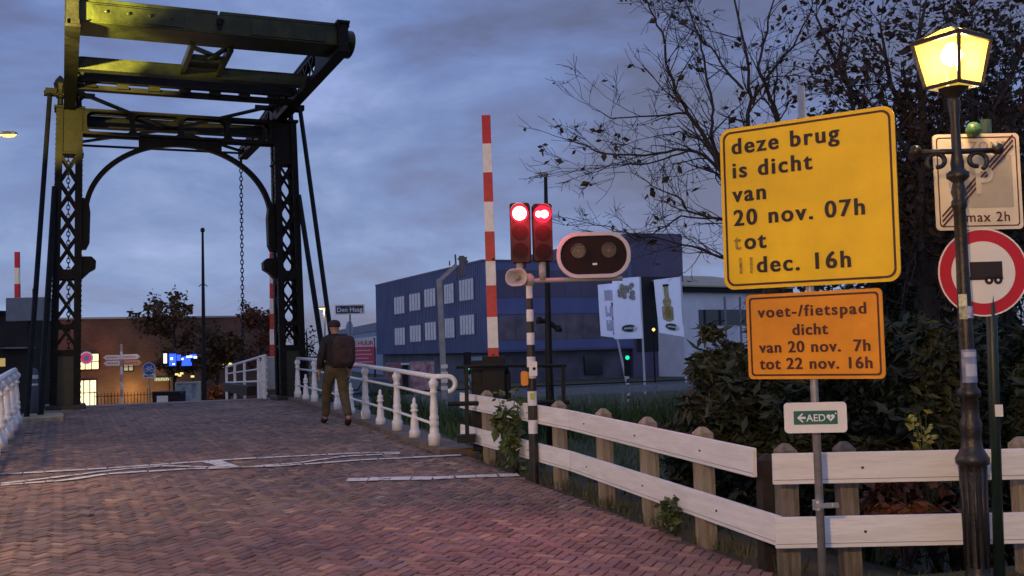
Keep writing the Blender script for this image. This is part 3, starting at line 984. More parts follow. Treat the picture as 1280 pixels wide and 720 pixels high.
ae = board_sign('aed_sign', 'small white sign with green field reading AED and an arrow, low on the grey pole', 'sign', c, .385, .19, R_(-4), sign_white, None, .025)
m = M(); m.prism(rrect(.27, .085, .004), -.0015, .001); m.build('green_field', sign_green, ae)
text('lettering', 'AED', .062, letter_white, ae, -.058, -.022, bold=.012)
m = M()
m.prism([(-.115, 0), (-.082, .030), (-.076, .024), (-.094, .007), (-.062, .007), (-.062, -.007), (-.094, -.007), (-.076, -.024), (-.082, -.030)], -.004, -.002)
m.build('arrow', letter_white, ae)
m = M()
hp = [(.092 + .0016 * 16 * math.sin(t) ** 3, -.0 + .0016 * (13 * math.cos(t) - 5 * math.cos(2 * t) - 2 * math.cos(3 * t) - math.cos(4 * t))) for t in np.linspace(0, 2 * PI, 28)[:-1]]
m.prism(hp, -.004, -.002)
for dx, dz in ((.124, .024),): m.box((dx, -.003, dz), (.012, .002, .004)); m.box((dx, -.003, dz), (.004, .002, .012))
m.build('heart', letter_white, ae)
m = M(); m.prism([(.096, .012), (.084, -.002), (.091, -.002), (.086, -.016), (.101, .002), (.093, .002)], -.0055, -.0042); m.build('bolt_mark', sign_green, ae)
# grey pole of these three
p_top = at(1001, 108, 6.72); p_bot = at(1029, 728, 6.62)
pp = thing('sign_pole', 'thin grey galvanised pole carrying the yellow, orange and AED signs', 'pole', (p_bot.x, p_bot.y, 0))
m = M(); m.tube([(0, 0, -.2), (p_top.x - p_bot.x, .10, p_top.z)], .026, 12); m.build('shaft', steel, pp, smooth=True)
m = M()
zc = at(1026, 632, 6.6).z
m.lathe([(.034, zc - .03), (.034, zc + .03)], (-.01, .01, 0), 12); m.box((.04, -.02, zc), (.14, .02, .03)); m.tube([(.08, -.05, zc), (.08, .03, zc)], .01, 6)
m.build('clamp', steel, pp)

# parking zone end sign and the round no-trailer sign with their dark pole
dg = mat('dark_green_pole', (.012, .028, .024), .45, 0, .2, 8)
c = at(1222.5, 227, 7.05)
ps_ = board_sign('parking_zone_sign', 'cream square sign with three diagonal bars and max 2h, behind the lamp post', 'sign', c, .60, .66, R_(2), sign_cream, letter_brown, .03, .008, .022)
m = M(); m.prism(rrect(.40, .36, .01), -.0015, .001); 
for i in range(len(m.v)): x, y, z = m.v[i]; m.v[i] = (x + .04, y, z - .0)
m.build('zone_field', sign_grey, ps_)
text('lettering', 'ZONE', .085, mat('faded_grey_lettering', (.38, .32, .22), .5), ps_, -.05, .215, bold=.01, sp=1.2)
text('lettering', 'P', .26, mat('faded_pale_lettering', (.55, .48, .36), .5), ps_, -.03, -.08, bold=.02, y=-.005)
text('lettering', 'max 2h', .095, letter_brown, ps_, -.10, -.275, bold=.008, sp=1.12)
m = M()
for k in (-1, 0, 1):
    m.bar((-.26, -.004, -.30 - .0 + k * .035 + .03), (.255, -.004, .28 + k * .035), .002, .012, (0, 0, 1))
m.build('end_stripes', letter_brown, ps_)
c = at(1229, 340.5, 7.05)
tr = thing('no_trailer_sign', 'round red and white sign with a black trailer, below the cream parking sign', 'sign', c, R_(-3))
m = M(); m.prism(circ(.298, 48), 0, .014); m.build('panel', sign_red, tr)
m = M(); m.prism(circ(.212, 48), -.0015, .001); m.build('white_field', sign_white, tr)
m = M(); ring(m, circ(.300, 48), circ(.290, 48), -.002, .001); m.build('rim', sign_white, tr)
m = M()
m.box((.02, -.003, .015), (.215, .002, .115)); m.box((-.12, -.003, -.035), (.07, .002, .015)); m.box((.02, -.003, -.045), (.22, .002, .012))
for x in (.035, .095): m.prism(circ(.029, 20, x, -.055), -.004, -.002)
m.build('trailer_symbol', letter_black, tr)
m = M()
for x in (.035, .095): m.prism(circ(.009, 12, x, -.055), -.0055, -.0043)
m.build('wheel_hub', sign_white, tr)
pb = at(1250, 715, 7.0); pt = at(1222, 150, 7.1)
dp = thing('sign_pole', 'dark green pole right of the lamp post carrying the cream and round signs', 'pole', (pb.x, pb.y, 0))
m = M(); m.tube([(0, .03, -.3), (pt.x - pb.x + .06, .11, pt.z)], .036, 12); m.build('shaft', dg, dp, smooth=True)
m = M(); q = at(1247, 513, 7.0) - Vector((pb.x, pb.y, 0)); m.box((q.x, -.02, q.z), (.05, .01, .08)); m.build('sticker', sign_white, dp)
fin = at(1217, 162, 7.0)
m = M(); m.lathe([(.0, -.052), (.03, -.045), (.05, -.02), (.053, 0), (.045, .028), (.025, .046), (.004, .053)], fin - Vector((pb.x, pb.y, 0)), 16); m.build('cap', mat('green_cap', (.05, .13, .05), .4), dp, smooth=True)

# ================================================================ LAMP POST
lp = thing('street_lamp', 'antique black cast iron lamp post with a glowing yellow lantern and stickers', 'street lamp', (0, 0, 0))
lb = at(1223, 722, 6.78)
LZ = lambda py, px=1210: at(px, py, 6.78).z
lp.location = (lb.x, lb.y, 0)
lamp_iron = mat('lamp_iron', (.016, .015, .015), .42, 0, .5, 7, .25, spec=.5, bscale=40)
top = at(1186, 118, 6.78)
lean = top.x - lb.x
def lz(py): return at(1205, py, 6.78).z
H_ = lz(118)
pr = [(.135, -.05), (.135, .03), (.115, .06), (.108, .12), (.105, .30), (.112, .55), (.118, .72), (.122, lz(582)), (.15, lz(580)), (.155, lz(573)), (.125, lz(566)),
      (.10, lz(560)), (.088, lz(545)), (.10, lz(540)), (.10, lz(528)), (.082, lz(522)), (.078, lz(498)), (.105, lz(496)), (.105, lz(489)), (.075, lz(484)), (.072, lz(470)),
      (.068, lz(430)), (.066, lz(400)), (.058, lz(330)), (.056, lz(262)), (.072, lz(258)), (.072, lz(252)), (.055, lz(248)), (.072, lz(240)), (.06, lz(233)), (.05, lz(228)), (.105, lz(222)), (.105, lz(216)), (.06, lz(212)), (.062, lz(204)), (.045, lz(190)), (.042, lz(150)), (.05, lz(140)), (.06, lz(128)), (.045, lz(120))]
m = M(); m.lathe([(r * .68, z) for r, z in pr], n=18)
for k in range(10):
    a = 2 * PI * k / 10
    m.tube([(.070 * math.cos(a), .070 * math.sin(a), .12), (.079 * math.cos(a), .079 * math.sin(a), .80)], .010, 6)
post = m.build('post', lamp_iron, lp, smooth=True)
# ladder rest with scrolls
m = M(); zr = lz(189)
m.tube([(-.26, 0, zr), (.26, 0, zr)], .018, 8)
for sx in (-1, 1):
    m.lathe([(.0, -.04), (.03, -.03), (.04, 0), (.03, .03), (.0, .04)], (sx * .27, 0, zr + .01), 10)
    pts = [(sx * (.13 + .065 * math.cos(R_(a)) * (1 - a / 700)), 0, zr - .065 + .06 * math.sin(R_(a)) * (1 - a / 700)) for a in range(-60, 300, 20)]
    m.tube(pts, .016, 6)
m.build('ladder_rest', lamp_iron, lp, smooth=True)
# stickers
m = M(); st_m = M()
def on_post(name, py0, py1, w_, px_off, matx, r_=.075):
    m = M(); zc = (lz(py0) + lz(py1)) / 2; hh = lz(py0) - lz(py1)
    a0 = -PI / 2 + px_off
    n = 6; vs = []
    for k in range(n + 1):
        a = a0 + (k / n - .5) * w_ / r_
        for z in (zc - hh / 2, zc + hh / 2): vs.append((r_ * math.cos(a), r_ * math.sin(a), z))
    m.add(vs, [(2 * k, 2 * k + 2, 2 * k + 3, 2 * k + 1) for k in range(n)])
    return m.build(name, matx, lp)
sb = mat('blue_sticker', (.12, .17, .34), .5, 0, col2=(.28, .33, .48), scale=22)
sbw = mat('pale_sticker_print', (.42, .47, .58), .5)
on_post('sticker', 437, 478, .125, .05, sb, .0555)
on_post('sticker_print', 455, 470, .08, .1, sbw, .057)
on_post('sticker_print', 440, 446, .09, .0, sbw, .057)
on_post('sticker', 368, 383, .055, -.62, mat('green_white_sticker', (.35, .5, .2), .5, 0, col2=(.7, .7, .6), scale=40), .050)
on_post('sticker', 383, 399, .055, -.62, mat('cream_sticker', (.55, .52, .45), .5, 0, col2=(.15, .2, .1), scale=35), .050)
on_post('sticker', 383, 398, .075, .55, mat('navy_sticker', (.5, .52, .6), .5, 0, col2=(.03, .04, .2), scale=30), .0515)
# lantern: four tapering panes, corner towards the left front
def lr(rb, z, a): return (rb * math.cos(a), rb * math.sin(a), z)
zt_, zb_ = lz(52), lz(108)
RT, RB = .245, .176
ang = [R_(-102) + k * PI / 2 for k in range(4)]
lan = M()
lan.lathe([(.03, zb_ - .08), (.07, zb_ - .04), (.10, zb_ - .012)], n=8)
for k in range(4):
    a, b2 = ang[k], ang[(k + 1) % 4]
    lan.bar(lr(RB, zb_, a), lr(RT, zt_, a), .022, .022)
    lan.bar(lr(RB, zb_, a), lr(RB, zb_, b2), .02, .02); lan.bar(lr(RT, zt_, a), lr(RT, zt_, b2), .028, .028)
lant = lan.build('lantern_frame', lamp_iron, lp)
m = M()
rf = [(RT * .30, zt_ + .085), (RT * .22, zt_ + .10), (RT * .10, zt_ + .12), (.015, zt_ + .13)]
for (r0, z0), (r1, z1) in zip(rf[:-1], rf[1:]):
    for k in range(4):
        a, b2 = ang[k], ang[(k + 1) % 4]
        m.add([lr(r0, z0, a), lr(r0, z0, b2), lr(r1, z1, b2), lr(r1, z1, a)], [(0, 1, 2, 3)])
for k in range(4): m.bar(lr(RT, zt_ + .005, ang[k]), lr(RT * .30, zt_ + .085, ang[k]), .016, .016)
m.build('lantern_roof', lamp_iron, lp)
pane = bpy.data.materials.new('frosted_lantern_glass'); pane.use_nodes = True
pn = pane.node_tree; pn.nodes.clear()
pe = pn.nodes.new('ShaderNodeEmission'); pe.inputs[0].default_value = (1.0, .60, .09, 1); pe.inputs[1].default_value = 1.1
ptr = pn.nodes.new('ShaderNodeBsdfTransparent'); ptr.inputs[0].default_value = (1, .86, .6, 1)
pmx = pn.nodes.new('ShaderNodeMixShader'); pmx.inputs[0].default_value = .5
po = pn.nodes.new('ShaderNodeOutputMaterial')
ptl = pn.nodes.new('ShaderNodeBsdfTranslucent'); ptl.inputs[0].default_value = (.34, .20, .040, 1)
pad_ = pn.nodes.new('ShaderNodeAddShader')
pn.links.new(pe.outputs[0], pad_.inputs[0]); pn.links.new(ptl.outputs[0], pad_.inputs[1])
pn.links.new(ptr.outputs[0], pmx.inputs[1]); pn.links.new(pad_.outputs[0], pmx.inputs[2]); pn.links.new(pmx.outputs[0], po.inputs[0])
for k in range(4):
    a, b2 = ang[k], ang[(k + 1) % 4]
    g = .97
    m = M(); m.add([lr(RB * g, zb_, a), lr(RB * g, zb_, b2), lr(RT * g, zt_, b2), lr(RT * g, zt_, a)], [(0, 1, 2, 3)])
    m.build('pane', pane, lant)
    m = M(); m.add([lr(RT * g, zt_ + .006, a), lr(RT * g, zt_ + .006, b2), lr(RT * .30, zt_ + .084, b2), lr(RT * .30, zt_ + .084, a)], [(0, 1, 2, 3)])
    m.build('roof_pane', pane, lant)
m = M(); zl = zt_ - .09
m.lathe([(.01, zl - .07), (.05, zl - .05), (.07, zl), (.05, zl + .05), (.02, zl + .08)], n=14)
m.build('bulb', emis('bulb_glow', (1, .82, .45), 30), lant, smooth=True)
lp.rotation_euler = (0, 0, 0)
def lamp_light(name, loc, energy, col=(1, .68, .37), r=.09):
    l = bpy.data.lights.new(name, 'POINT'); l.energy = energy; l.color = col; l.shadow_soft_size = r
    o = bpy.data.objects.new(name, l); C.objects.link(o); o.location = loc; return o
LAMP = lamp_light('lantern_light', (lb.x, lb.y, zl - .02), 150)

# unseen lanterns added beside and behind the viewer to brighten road, fence and signs
for (x, y, e_, lab) in ((-6.6, 9.6, 2100, 'unseen lamp post added left of the road to brighten road and bridge'), (-1.6, -2.6, 6800, 'unseen lamp post added behind the viewer to brighten road, fence and signs')):
    q = dup(lp, (x, y, 0), 0.3, lab)
    lamp_light('lantern_light', (x, y, zl - .02), e_)

# ================================================================ BRIDGE SIGNALS
DS = 11.7
sp = ground_at(668, 599); DS = sp.y
def sz(py, px=660): return at(px, py, DS).z
pole = thing('signal_pole', 'black and white banded signal pole standing in front of the fence, with stickers', 'pole', (sp.x, sp.y, sp.z))
m = M()
bands = [(600, 542, 1), (542, 525, 0), (525, 507, 1), (507, 489, 0), (489, 473, 1), (473, 446, 0), (446, 431, 1), (431, 416, 0), (416, 402, 1), (402, 387, 0), (387, 373, 1), (373, 357, 0)]
for y0, y1, blk in bands:
    r0 = .052 if y0 > 500 else .052 - (500 - y0) * .00012
    m.lathe([(r0, sz(y0) - sp.z - (.1 if y0 == 600 else 0)), (r0, sz(y1) - sp.z)], n=18, mi=blk)
body = m.build('shaft', [pole_white, black_paint], pole, smooth=False)
m = M(); m.lathe([(.06, sz(357) - sp.z), (.06, sz(346) - sp.z), (.03, sz(342) - sp.z)], n=16)
arm_z = sz(351) - sp.z
xl, xr_ = at(640, 351, DS).x - sp.x, at(778, 349, DS).x - sp.x
m.tube([(xl, 0, arm_z), (xr_, 0, arm_z)], .028, 10)
for px in (650, 678):
    x = at(px, 340, DS).x - sp.x
    m.tube([(x, 0, arm_z), (x, 0, sz(328) - sp.z)], .042, 10)
x = at(742, 349, DS).x - sp.x; m.box((x, 0, arm_z + .03), (.5, .05, .03))
m.build('cross_arm', mat('primer_grey', (.45, .40, .38), .5, 0, .1, 8), pole, smooth=True)
m = M(); q = at(658, 473, DS); m.prism(rrect(.085, .165, .03), -.11, -.05)
for i in range(len(m.v)): x, y, z = m.v[i]; m.v[i] = (x + q.x - sp.x - .02, y + .05, z + q.z - sp.z)
m.build('request_button', mat('amber_box', (.75, .26, .015), .4), pole, bevel=.008)
m = M(); m.box((q.x - sp.x + .01, -.03, q.z - sp.z + .10), (.06, .05, .05)); m.build('button_bracket', dark_paint, pole)
m = M(); m.box((.018, -.055, sz(461) - sp.z), (.09, .008, .16)); m.build('notice', sign_white, pole)
m = M(); m.prism(circ(.018, 12), -.0615, -.0595)
for i in range(len(m.v)): x, y, z = m.v[i]; m.v[i] = (x + .03, y, z + sz(461) - sp.z)
m.build('notice_spot', dark_paint, pole)
m = M(); m.box((0, -.055, sz(495) - sp.z), (.045, .006, .07)); m.build('sticker', mat('lime_sticker', (.45, .5, .06), .5), pole)

# horn loudspeaker
q = at(646, 347, DS - .12)
hn = thing('horn_loudspeaker', 'pale horn loudspeaker on the end of the signal cross arm', 'loudspeaker', q, R_(-12))
m = M()
def horn_ring(w, h, y, r): return [(x, y, z) for x, z in rrect(w, h, r, 5)]
rgs = [horn_ring(.07, .07, .20, .03), horn_ring(.09, .08, .10, .035), horn_ring(.15, .12, .03, .05), horn_ring(.235, .185, -.02, .08), horn_ring(.25, .20, -.03, .09), horn_ring(.225, .175, -.028, .075), horn_ring(.15, .115, .02, .05), horn_ring(.07, .07, .06, .03)]
vs = [v for r in rgs for v in r]; nr = len(rgs[0])
m.add(vs, [(i * nr + k, i * nr + (k + 1) % nr, (i + 1) * nr + (k + 1) % nr, (i + 1) * nr + k) for i in range(len(rgs) - 1) for k in range(nr)] + [tuple(range(nr)), tuple((len(rgs) - 1) * nr + k for k in range(nr))])
m.build('horn', mat('horn_plastic', (.50, .44, .40), .5, 0, .1, 10), hn, smooth=True)
m = M(); m.lathe([(.03, -.02), (.028, .0), (.015, .02)], n=12)
for i in range(len(m.v)): x, y, z = m.v[i]; m.v[i] = (x, .03 - z, y)
m.build('driver', mat('horn_core', (.30, .25, .22), .5), hn, smooth=True)

# two red lights
red_glow = emis('red_lamp', (1.0, .012, .03), 3.0)
red_core = emis('red_lamp_core', (1.0, .62, .55), 6.0)
house = mat('signal_housing', (.035, .016, .016), .55, 0, .2, 10, spec=.3)
def signal(px0, px1, y0, y1, label, ry, partial):
    w = (px1 - px0) * DS / F; c_ = at((px0 + px1) / 2, (y0 + y1) / 2, DS - .02)
    h = (y1 - y0) * DS / F
    t = thing('red_signal', label, 'traffic light', c_, ry, 'red bridge signals on the banded pole')
    m = M(); m.prism(rrect(w, h, .03), -.06, .09); m.box((0, .05, -h / 2 - .02), (.1, .06, .06)); m.box((-w / 2 + .03, -.055, -h / 2 + .01), (.03, .03, .03)); m.box((w / 2 - .03, -.055, -h / 2 + .01), (.03, .03, .03))
    hz = m.build('housing', house, t, bevel=.006)
    zl_ = h / 2 - .12
    m = M(); m.prism(circ(.098, 28, 0, zl_), -.066, -.061); m.build('lens', red_glow, t)
    m = M(); m.prism(circ(.078 if not partial else .045, 24, 0 if not partial else .02, zl_), -.072, -.068)
    if partial: m.prism(circ(.035, 20, -.045, zl_ + .0), -.0722, -.0681)
    m.build('lens_core', red_core, t)
    for k in (0, 1):
        zz_ = zl_ - .21 * (k + 1)
        m = M(); m.prism(circ(.088, 24, 0, zz_), -.066, -.061); m.build('dark_lens', mat('dark_red_lens', (.02, .004, .005), .55, spec=.2), t)
    m = M()
    for zz_ in (zl_,):
        n = 18; vs = []
        for k in range(n + 1):
            a = PI * (-.02 + 1.04 * k / n)
            ex = .14 * (math.sin(a) * .7 + .3)
            vs += [(.105 * math.cos(a), -.062, zz_ + .105 * math.sin(a)), (.103 * math.cos(a), -.062 - ex, zz_ + .103 * math.sin(a))]
        m.add(vs, [(2 * k, 2 * k + 2, 2 * k + 3, 2 * k + 1) for k in range(n)])
    m.build('visor', house, t)
    l = bpy.data.lights.new('red_signal_light', 'SPOT'); l.energy = 90; l.color = (1, .13, .22); l.spot_size = R_(95); l.spot_blend = .9; l.shadow_soft_size = .08
    o = bpy.data.objects.new('red_signal_light', l); C.objects.link(o)
    n_ = Vector((math.sin(ry), -math.cos(ry), 0))
    o.location = c_ + Vector((0, 0, zl_)) + n_ * .25
    o.rotation_euler = (n_ * 1.0 + Vector((-.30, 0, -.46))).to_track_quat('-Z', 'Y').to_euler()
    l2 = bpy.data.lights.new('red_signal_spill', 'POINT'); l2.energy = 6.0; l2.color = (1, .03, .06); l2.shadow_soft_size = .05
    o2 = bpy.data.objects.new('red_signal_spill', l2); C.objects.link(o2); o2.location = c_ + Vector((0, 0, zl_ - .08)) + n_ * .22
    return t
signal(638, 663, 254, 329, 'left red bridge light with the full round lamp shining', R_(-4), False)
signal(666, 690, 255, 327, 'right red bridge light whose lamp shows as two blobs', R_(5), True)

# oval board with two unlit lamps
c_ = at(742, 319, DS - .05)
bd = thing('warning_light_board', 'dark oval board with pale rim and two unlit round lamps on the cross arm', 'signal board', c_, R_(-2))
wB, hB = .83, .52
m = M(); m.prism(rrect(wB - .02, hB - .02, .24, 12), -.01, .03); m.build('panel', mat('oval_panel', (.016, .006, .007), .6, spec=.2), bd)
m = M(); ring(m, rrect(wB, hB, .25, 12), rrect(wB - .09, hB - .09, .205, 12), -.035, .032); m.build('rim', mat('rim_grey', (.55, .53, .53), .45), bd, bevel=.006)
for x in (-.17, .17):
    m = M(); ring(m, circ(.085, 28, x, .05), circ(.07, 28, x, .05), -.045, -.011); l_ = m.build('lamp', mat('lamp_ring', (.03, .018, .018), .4), bd)
    m = M(); m.prism(circ(.068, 28, x, .05), -.018, -.012); m.build('lens', mat('unlit_lens', (.035, .016, .016), .3), l_)
    m = M(); m.prism(circ(.018, 16, x, .05), -.026, -.0185); m.build('reflector', mat('lens_core_grey', (.12, .08, .075), .4), l_)
m = M(); m.box((.01, -.014, -.10), (.05, .006, .022)); m.build('small_mark', sign_white, bd)

# ================================================================ BARRIERS
def boom(name, label, px_b, py_b, px_t, py_t, D, w, nb, group, first_red=True, tiltD=0):
    b0, b1 = at(px_b, py_b, D), at(px_t, py_t, D + tiltD)
    root = thing(name, label, 'barrier', b0, 0, group)
    d = b1 - b0
    m = M()
    for k in range(nb):
        a_, b2 = d * (k / nb), d * ((k + 1) / nb)
        s_ = w * (1 - .12 * k / nb)
        m.bar(a_, b2, s_, s_ * 1.0, (0, 1, 0), 0 if (k % 2 == 0) == first_red else 1)
    m.build('boom', [red_paint, pole_white], root)
    return root
DB = 13.9
gb = at(617, 500, DB)
bm = boom('barrier', 'tall red and white barrier boom standing upright beside the red lights', 617, 451, 607.5, 145, DB, .135, 9, 'raised barrier booms')
# true banding measured: short red foot, then even bands
for ch in list(bm.children):
    bpy.data.objects.remove(ch)
m = M(); b0, b1 = at(617, 451, DB), at(607.5, 145, DB)
cuts = [(451, 435, 0), (435, 397, 1), (397, 358, 0), (358, 328, 1), (328, 291, 0), (291, 254, 1), (254, 217, 0), (217, 181, 1), (181, 145, 0)]
for y0, y1, mi in cuts:
    k0, k1 = (451 - y0) / 306, (451 - y1) / 306
    w_ = .140 - .025 * k0
    m.bar((b1 - b0) * k0, (b1 - b0) * k1, w_, w_, (0, 1, 0), mi)
m.build('boom', [red_paint, pole_white], bm)
zg = gz(gb)
m = M()
m.box((.0, .25, (zg - b0.z) + .55), (.44, .4, 1.1)); m.box((0, .05, -.25), (.30, .35, .62)); m.box((-.18, .3, (zg - b0.z) + .65), (.25, .6, 1.2))
m.tube([(-.2, .05, -.12), (.2, .05, -.12)], .06, 10)
m.build('drive_cabinet', dark_paint, bm, bevel=.015)
m = M(); m.box((0, -.09, .08), (.02, .02, .02)); m.box((.03, -.085, 1.35), (.03, .02, .03)); m.build('bolt', dark_paint, bm)

bf = boom('barrier', 'red and white boom against the right bridge column, seen across the deck', 341.5, 450, 340.5, 316, 28.6, .15, 7, 'raised barrier booms')
m = M(); m.box((0, 0, -.35), (.35, .35, .9)); m.build('drive_cabinet', mat('pale_cabinet', (.35, .36, .37), .5), bf, bevel=.02)
bl = boom('barrier', 'small far red and white boom at the left, rising above the grey box', 22, 375, 21.5, 315, 44, .18, 3, 'raised barrier booms')

# black guard frame behind the fence
m = M(); D = 13.4
def apt(px, py, D_): return at(px, py, D_)
gf = apt(583, 535, D)
gr = thing('guard_rail_frame', 'black steel guard frame around the barrier drive behind the fence', 'guard rail', (gf.x, gf.y, gz(gf)))
gl = Vector((gf.x, gf.y, gz(gf)))
def l(px, py, D_): return apt(px, py, D_) - gl
m.tube([l(570, 459, D), l(620, 457, D), l(708, 457, D)], .022, 8)
m.build('top_rail', dark_paint, gr)
m = M(); m.tube([l(560, 505, D), l(640, 503, D), l(712, 503, D)], .03, 8); m.build('lower_rail', dark_paint, gr)
for px in (583, 704):
    m = M(); m.bar(l(px, 458, D), l(px + 1, 545, D), .05, .05); m.build('post', dark_paint, gr)
m = M(); m.box(l(583, 548, D), (.22, .22, .1)); m.build('base_plate', dark_paint, gr)
# black camera mast behind the signals
q = at(689, 540, 16.5)
cm = thing('camera_mast', 'slim black mast behind the right red light with a small camera on its tip', 'mast', (q.x, q.y, gz(q) - .3))
o = Vector((q.x, q.y, gz(q) - .3))
t0, t1 = at(686, 450, 16.5) - o, at(682, 222, 16.5) - o
m = M(); m.tube([(0, 0, 0), (t0 * .6), t0, t1], [.075, .07, .06, .028], 10); m.build('shaft', dark_paint, cm, smooth=True)
m = M(); m.lathe([(.0, 0), (.04, .01), (.045, .05), (.02, .09)], t1, 10); m.box(t1 + Vector((-.05, 0, .06)), (.12, .05, .05)); m.build('camera', mat('camera_grey', (.2, .2, .2), .4), cm)
m = M(); q2 = at(686, 402, 16.5) - o; m.tube([q2 + Vector((-.14, 0, .02)), q2 + Vector((0, 0, 0)), q2 + Vector((.14, 0, -.12))], .04, 8)
m.lathe([(.05, -.05), (.06, 0), (.03, .06)], q2 + Vector((-.15, 0, .02)), 8); m.lathe([(.05, -.05), (.06, 0), (.03, .06)], q2 + Vector((.15, 0, -.12)), 8)
m.build('side_lamp', dark_paint, cm)

# ================================================================ PERSON
def skin(name, verts, edges, radii, root, mt, parent, sub=2, extra=None):
    me = bpy.data.meshes.new(name); me.from_pydata([tuple(v) for v in verts], edges, [])
    o = bpy.data.objects.new(name, me); C.objects.link(o)
    md = o.modifiers.new('skin', 'SKIN'); md.use_smooth_shade = True
    if not me.skin_vertices: 
        bpy.context.view_layer.update()
    for i, r in enumerate(radii):
        rx, ry = r if isinstance(r, tuple) else (r, r)
        me.skin_vertices[0].data[i].radius = (rx, ry)
        me.skin_vertices[0].data[i].use_root = (i == root)
    sb_ = o.modifiers.new('sub', 'SUBSURF'); sb_.levels = sub; sb_.render_levels = sub
    dg = bpy.context.evaluated_depsgraph_get(); dg.update()
    nm = bpy.data.meshes.new_from_object(o.evaluated_get(dg))
    bpy.data.objects.remove(o)
    nm.materials.clear(); nm.materials.append(mt)
    nm.polygons.foreach_set('use_smooth', [True] * len(nm.polygons))
    o = bpy.data.objects.new(name, nm); C.objects.link(o); o.parent = parent
    return o
pg = ground_at(421, 533)
per = thing('person', 'walker in dark jacket, cap and khaki trousers seen from behind on the bridge', 'person', (pg.x, pg.y, gz(pg) + .01), TH)
cloth_dark = mat('dark_jacket', (.014, .012, .013), .85, 0, .4, 14, 1.0, bscale=14)
khaki = mat('khaki_trousers', (.075, .057, .026), .85, 0, .3, 10, 1.0, bscale=12)
skinm = mat('skin', (.35, .19, .13), .55)
shoe = mat('dark_shoes', (.018, .013, .01), .6)
SKV = [(0, 0, .98), (0, .0, 1.14), (0, -.01, 1.32), (0, -.01, 1.45), (0, .02, 1.52), (0, .045, 1.58), (0, .06, 1.655), (0, .055, 1.73),
       (.17, -.01, 1.43), (.235, -.03, 1.16), (.245, .05, .94), (.245, .07, .87),
       (-.17, -.01, 1.43), (-.24, .0, 1.16), (-.255, .10, .95), (-.255, .13, .88),
       (.095, 0, .90), (.115, -.07, .50), (.12, -.33, .15), (.125, -.25, .06), (.13, -.17, .035),
       (-.095, .02, .90), (-.11, .23, .54), (-.105, .33, .13), (-.11, .43, .07), (-.115, .51, .07)]
SKE = [(0, 1), (1, 2), (2, 3), (3, 4), (4, 5), (5, 6), (6, 7), (3, 8), (8, 9), (9, 10), (10, 11), (3, 12), (12, 13), (13, 14), (14, 15), (0, 16), (16, 17), (17, 18), (18, 19), (19, 20), (0, 21), (21, 22), (22, 23), (23, 24), (24, 25)]
SKR = [(.15, .105), (.14, .10), (.165, .115), (.13, .09), .062, .058, (.078, .092), (.072, .085),
       .062, .046, .032, .036, .062, .046, .032, .036, .095, .062, .042, .042, .035, .095, .062, .042, .042, .035]
verts, edges, radii = list(SKV), list(SKE), list(SKR)
for w_i, sg in ((11, 1), (15, -1)):
    wx, wy, wz = SKV[w_i]
    for k, (dx, dl) in enumerate(((-.030, .075), (-.010, .088), (.010, .082), (.028, .066))):
        b0_ = len(verts)
        verts += [(wx + dx * .3, wy + dx * .9, wz - .03), (wx - sg * .004, wy + dx + .008, wz - .03 - dl * .55), (wx - sg * .016, wy + dx + .012, wz - .03 - dl)]
        radii += [.010, .009, .008]; edges += [(w_i, b0_), (b0_, b0_ + 1), (b0_ + 1, b0_ + 2)]
    b0_ = len(verts)
    verts += [(wx - sg * .02, wy + .04, wz - .005), (wx - sg * .03, wy + .055, wz - .05)]; radii += [.011, .009]; edges += [(w_i, b0_), (b0_, b0_ + 1)]
# nose and ears on the head
for p_, r in (((0, .165, 1.645), .014), ((.082, .05, 1.65), .016), ((-.082, .05, 1.65), .016)):
    verts.append(p_); radii.append(r); edges.append((6, len(verts) - 1))
skin('body', verts, edges, radii, 0, skinm, per)
def sub(ids, grow, name, mt, root, mv={}):
    mp_ = {i: k for k, i in enumerate(ids)}
    ed = [(mp_[a], mp_[b2]) for a, b2 in SKE if a in mp_ and b2 in mp_]
    rr = []
    for i in ids:
        r = SKR[i]; g = grow.get(i, grow['d'])
        rr.append((r[0] + g, r[1] + g) if isinstance(r, tuple) else r + g)
    return skin(name, [mv.get(i, SKV[i]) for i in ids], ed, rr, mp_[root], mt, per)
sub([0, 1, 2, 3, 4, 8, 9, 10, 12, 13, 14], {'d': .032, 0: .045, 1: .05, 2: .045, 4: .03, 10: .018, 14: .018}, 'jacket', cloth_dark, 0, {0: (0, 0, .89)})
sub([0, 1, 16, 17, 18, 21, 22, 23], {'d': .03, 0: .02, 1: .012, 18: .028, 23: .028, 17: .026, 22: .026}, 'trousers', khaki, 0)
sub([18, 19, 20], {'d': .018, 18: .012}, 'shoe', shoe, 18); sub([23, 24, 25], {'d': .018, 23: .012}, 'shoe', shoe, 23)
m = M(); m.lathe([(.098, 0), (.103, .03), (.098, .07), (.075, .105), (.03, .122), (.0, .124)], (0, .055, 1.665), 18, sq=1.12)
m.box((0, .19, 1.672), (.13, .10, .012))
m.build('cap', mat('dark_cap', (.022, .016, .016), .8), per, smooth=True)
m = M(); m.lathe([(.095, 0), (.105, .02), (.10, .06), (.085, .075)], (0, .015, 1.475), 14); m.build('collar', cloth_dark, per, smooth=True)
# eyes
m = M()
for x in (-.03, .03): m.lathe([(.0, -.009), (.009, 0), (.0, .009)], (x, .142, 1.668), 8)
m.build('eye', dark_paint, per)
